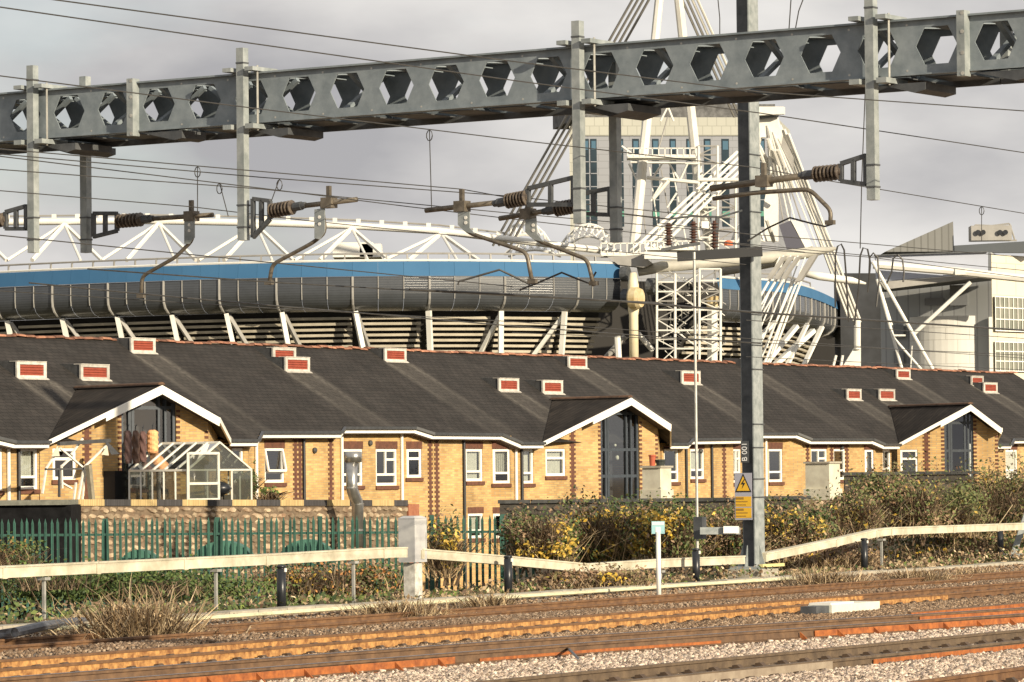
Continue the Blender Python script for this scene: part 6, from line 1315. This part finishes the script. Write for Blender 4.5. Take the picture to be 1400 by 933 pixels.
m = MB(); m.obox(Vx(A.x - .45, A.y - .1, -1.4), te * .44, Vx(1.3, 8), UP * (zp + .5)); m.build('corner_strip', cp_m, tb)
m = MB(); m.obox(Vx(A.x, A.y + 2, zp), Vx(B.x - A.x, B.y - A.y), Vx(-2, 12), UP * 1.6); m.build('roof_plant_screen', mat('plant_screen', (.10, .10, .10), .8, 0, var=.5, nscale=1.5), tb)
wd = mat('strip_window_glass', (.02, .035, .045), .12, 0, var=.4, nscale=.3); wb = mat('blue_reflection', (.06, .13, .19), .25); wg = mat('green_spandrel', (.05, .22, .16), .5)
for x0, x1 in ((799, 806.5), (808.5, 817), (847, 853.5), (866, 875), (893, 902), (917, 925.5), (940, 948), (964, 973), (988, 998), (1033, 1047)):
    P, Q = tbp(x0, 310, .06), tbp(x1, 310, .06); z1 = tbp(x0, 190, .06).z
    m = MB(); m.obox(P, Q - P, Vx(0, .1), UP * (z1 - P.z)); wo2 = m.build('strip_window', wd, tb)
    za = tbp(x0, 205, .1).z; zb = tbp(x0, 193, .1).z
    m = MB(); m.obox(Vx(P.x, P.y - .06, za) + te * .1, te * ((Q - P).length - .2), Vx(0, .05), UP * (zb - za)); m.build('blue_glass_reflection', wb, wo2)  # reflection on the upper glass painted as a bluish panel
    for yy in (222, 238, 256, 274): m = MB(); z = tbp(x0, yy, .1).z; m.obox(Vx(P.x, P.y - .05, z), te * (Q - P).length, Vx(0, .05), UP * .09); m.build('transom', tbm, wo2)
    za = tbp(x0, 296, .1).z; zb = tbp(x0, 289, .1).z; m = MB(); m.obox(Vx(P.x, P.y - .06, za), te * (Q - P).length, Vx(0, .05), UP * (zb - za)); m.build('green_panel', wg, wo2)
# ------------------------------------------------------------------ building at right
RZ = 200
rbm = brickmat('ribbed_grey', (.36, .37, .37), (.34, .35, .35), (.25, .255, .26), (1, .1, 0), .5, 40, .03, patch=.1, pscale=.1)
crm = brickmat('cream_cladding', (.68, .63, .50), (.66, .61, .48), (.5, .46, .36), (1, 0, 0), 1.1, 1.6, .02, patch=.06, pscale=.1)
rb_ = thing('arena_building', 'modern grey and cream building with lilac canopy beam at the right', 'building', at(1300, 655, RZ) - UP * 3.7)
def rq(px, py, d=0): return at(px, py, RZ + d)
K = rq(1357, 505); Lq = rq(1205, 505, 3.5); zr = rq(1357, 345).z
m = MB(); m.obox(Vx(Lq.x, Lq.y, -1.4), Vx(K.x - Lq.x, K.y - Lq.y), Vx(3, 12), UP * (zr + 1.4)); m.build('grey_wall', rbm, rb_)
Eq = rq(1480, 505, 6); m = MB(); m.obox(Vx(K.x + .02, K.y, -1.4), Vx(Eq.x - K.x, Eq.y - K.y), Vx(0, 10), UP * (zr + 1.4 - .1)); m.build('cream_wall', crm, rb_)
ce = Vx(Eq.x - K.x, Eq.y - K.y).normalized()
glz = mat('office_glass', (.16, .17, .14), .12, 0, col2=(.26, .26, .21), nscale=.8)
for y0, y1 in ((405, 453), (467, 508)):
    P = rq(1358, y1); hh = (y1 - y0) * RZ / F; m = MB(); m.obox(Vx(P.x + .1, P.y - .05, P.z), ce * 4.5, Vx(0, .1), UP * hh); wo2 = m.build('window_band', glz, rb_)
    for k in range(12): m = MB(); m.obox(Vx(P.x + .1, P.y - .12, P.z) + ce * (.39 * k), ce * .05, Vx(0, .07), UP * hh); m.build('mullion', frame_m, wo2)
    for f_ in (0, .33, .66, .97): m = MB(); m.obox(Vx(P.x + .1, P.y - .11, P.z + hh * f_), ce * 4.5, Vx(0, .05), UP * .05); m.build('transom', frame_m, wo2)
# curved white drum
m = MB(); cx = rq(1299, 505, 1.9); n = 20; R0 = 2.05; zt2 = rq(1300, 437, 5).z
ring = [Vx(cx.x + .05 + R0 * math.sin(a_), cx.y - R0 * math.cos(a_) * .8, -1.4) for a_ in [math.pi * (-.5 + k / n) for k in range(n + 1)]]
m.hexa(ring, [Vx(q.x, q.y, zt2) for q in ring]); m.build('curved_drum', brickmat('white_blocks', (.60, .59, .55), (.57, .56, .52), (.45, .44, .4), (1, 0, 0), 1.2, .6, .02, patch=.06), rb_)
P = rq(1352, 437, -.3); m = MB(); m.obox(Vx(P.x, P.y, -1.4), (.18, 0, 0), (0, .3, 0), (0, 0, zt2 + 1.3)); m.build('white_pilaster', st_white, rb_)
# canopy
lil = mat('lilac_panel', (.38, .41, .49), .5, 0, var=.06, nscale=.3)
def rpl(pts, d, mtl, nm, dep=.4): m = MB(); m.prism([rq(x, y, d) for x, y in pts], Vx(0, dep)); return m.build(nm, mtl, rb_)
rpl([(1199, 385), (1197, 349), (1351, 344), (1351, 373)], -2.6, lil, 'canopy_panel', .5)
rpl([(1203, 386), (1351, 374), (1351, 378), (1210, 396)], -2.7, st_grey, 'canopy_lip', .4)
rpl([(1196, 348.5), (1351, 343.5), (1351, 345), (1196, 350)], -2.8, galv_dk, 'canopy_trim', .6)
m = MB(); m.hexa([rq(1206, 394, -2.4), rq(1356, 377, -2.4), rq(1356, 384, -.3), rq(1206, 400, 3)], [rq(1206, 391, -2.4), rq(1356, 374, -2.4), rq(1356, 381, -.3), rq(1206, 397, 3)]); m.build('canopy_soffit', galv_dk, rb_)
m = MB(); m.pipe([rq(1194, 362, -3.4), rq(1310, 371.5, -3.4), rq(1420, 383, -3.4)], .20, 8); m.build('canopy_tube', st_white, rb_)
m = MB(); m.cbox(rq(1312, 372, -3.4), (.5, 0, 0), (0, .5, 0), (0, 0, .3)); m.build('tube_sleeve', st_white, rb_)
rpl([(1210, 344.5), (1303, 303), (1304.5, 344)], 4, brickmat('ribbed_wedge', (.20, .20, .19), (.185, .185, .175), (.14, .14, .13), (1, 0, 0), .35, 40, .04, patch=.05), 'roof_wedge', 2.5)
rpl([(1305, 336), (1420, 329), (1420, 346), (1305, 345)], 1, mat('dark_parapet', (.065, .075, .085), .6), 'parapet', .5)
for a, b, r_, d in (((1193, 358), (1277, 508), .09, -4), ((1199, 382), (1234, 508), .08, -3), ((1205, 400), (1219, 445), .07, -3), ((1248, 458), (1327, 386), .10, -3), ((1220, 460), (1262, 508), .06, -3), ((1220, 459), (1238, 459), .05, -3)): m = MB(); m.tube(rq(*a, d), rq(*b, d), r_, 8); m.build('raking_strut', st_white, rb_)
for x0, y0, x1, y1 in ((1264, 408, 1290, 418), (1299, 390, 1322, 418), (1222, 444, 1235, 462), (1222, 480, 1235, 498)):
    d_ = 3.5 * (1357 - (x0 + x1) / 2) / 152 - .15; P = rq(x0, y1, d_); m = MB(); m.obox(P, (((x1 - x0) * RZ / F), -.3, 0), (0, .12, 0), (0, 0, (y1 - y0) * RZ / F)); m.build('window', mat('dull_window', (.17, .175, .18), .3), rb_)
P = rq(1197, 505, 4.5); m = MB(); m.obox(Vx(P.x, P.y, -1.4), (.42, 0, 0), (0, .4, 0), (0, 0, 9.3)); m.build('blue_column', mat('slate_blue', (.06, .075, .12), .6), rb_)
m = MB(); m.tube(rq(1245, 505, -4), rq(1247, 473, -4), .03, 5); m.build('aerial', st_white, rb_)
# chillers on its roof
t = thing('roof_chiller', 'pale rooftop cooling unit with four dark fans', 'cooling unit', rq(1357, 331, 3))
m = MB(); P = rq(1328, 329, 3); m.obox(P, (2.05, 0, 0), (0, 1.2, 0), (0, 0, .75)); m.build('housing', st_grey, t)
for x in (1337, 1344, 1367, 1374.5): Q = rq(x, 318, 2.9); m = MB(); m.lathe(Q, Vx(0, -1, 0), [(0, .13), (.06, .13)], 12); m.build('fan', black_pl, t)
m = MB()
for a, b in (((1326, 330), (1333, 308)), ((1388, 330), (1380, 306)), ((1333, 308), (1356, 309)), ((1356, 309), (1380, 306)), ((1326, 330), (1390, 329))): m.tube(rq(*a, 4.4), rq(*b, 4.4), .05, 5)
m.build('rail_frame', st_grey, t)
# distant buildings low on the horizon behind the end stand
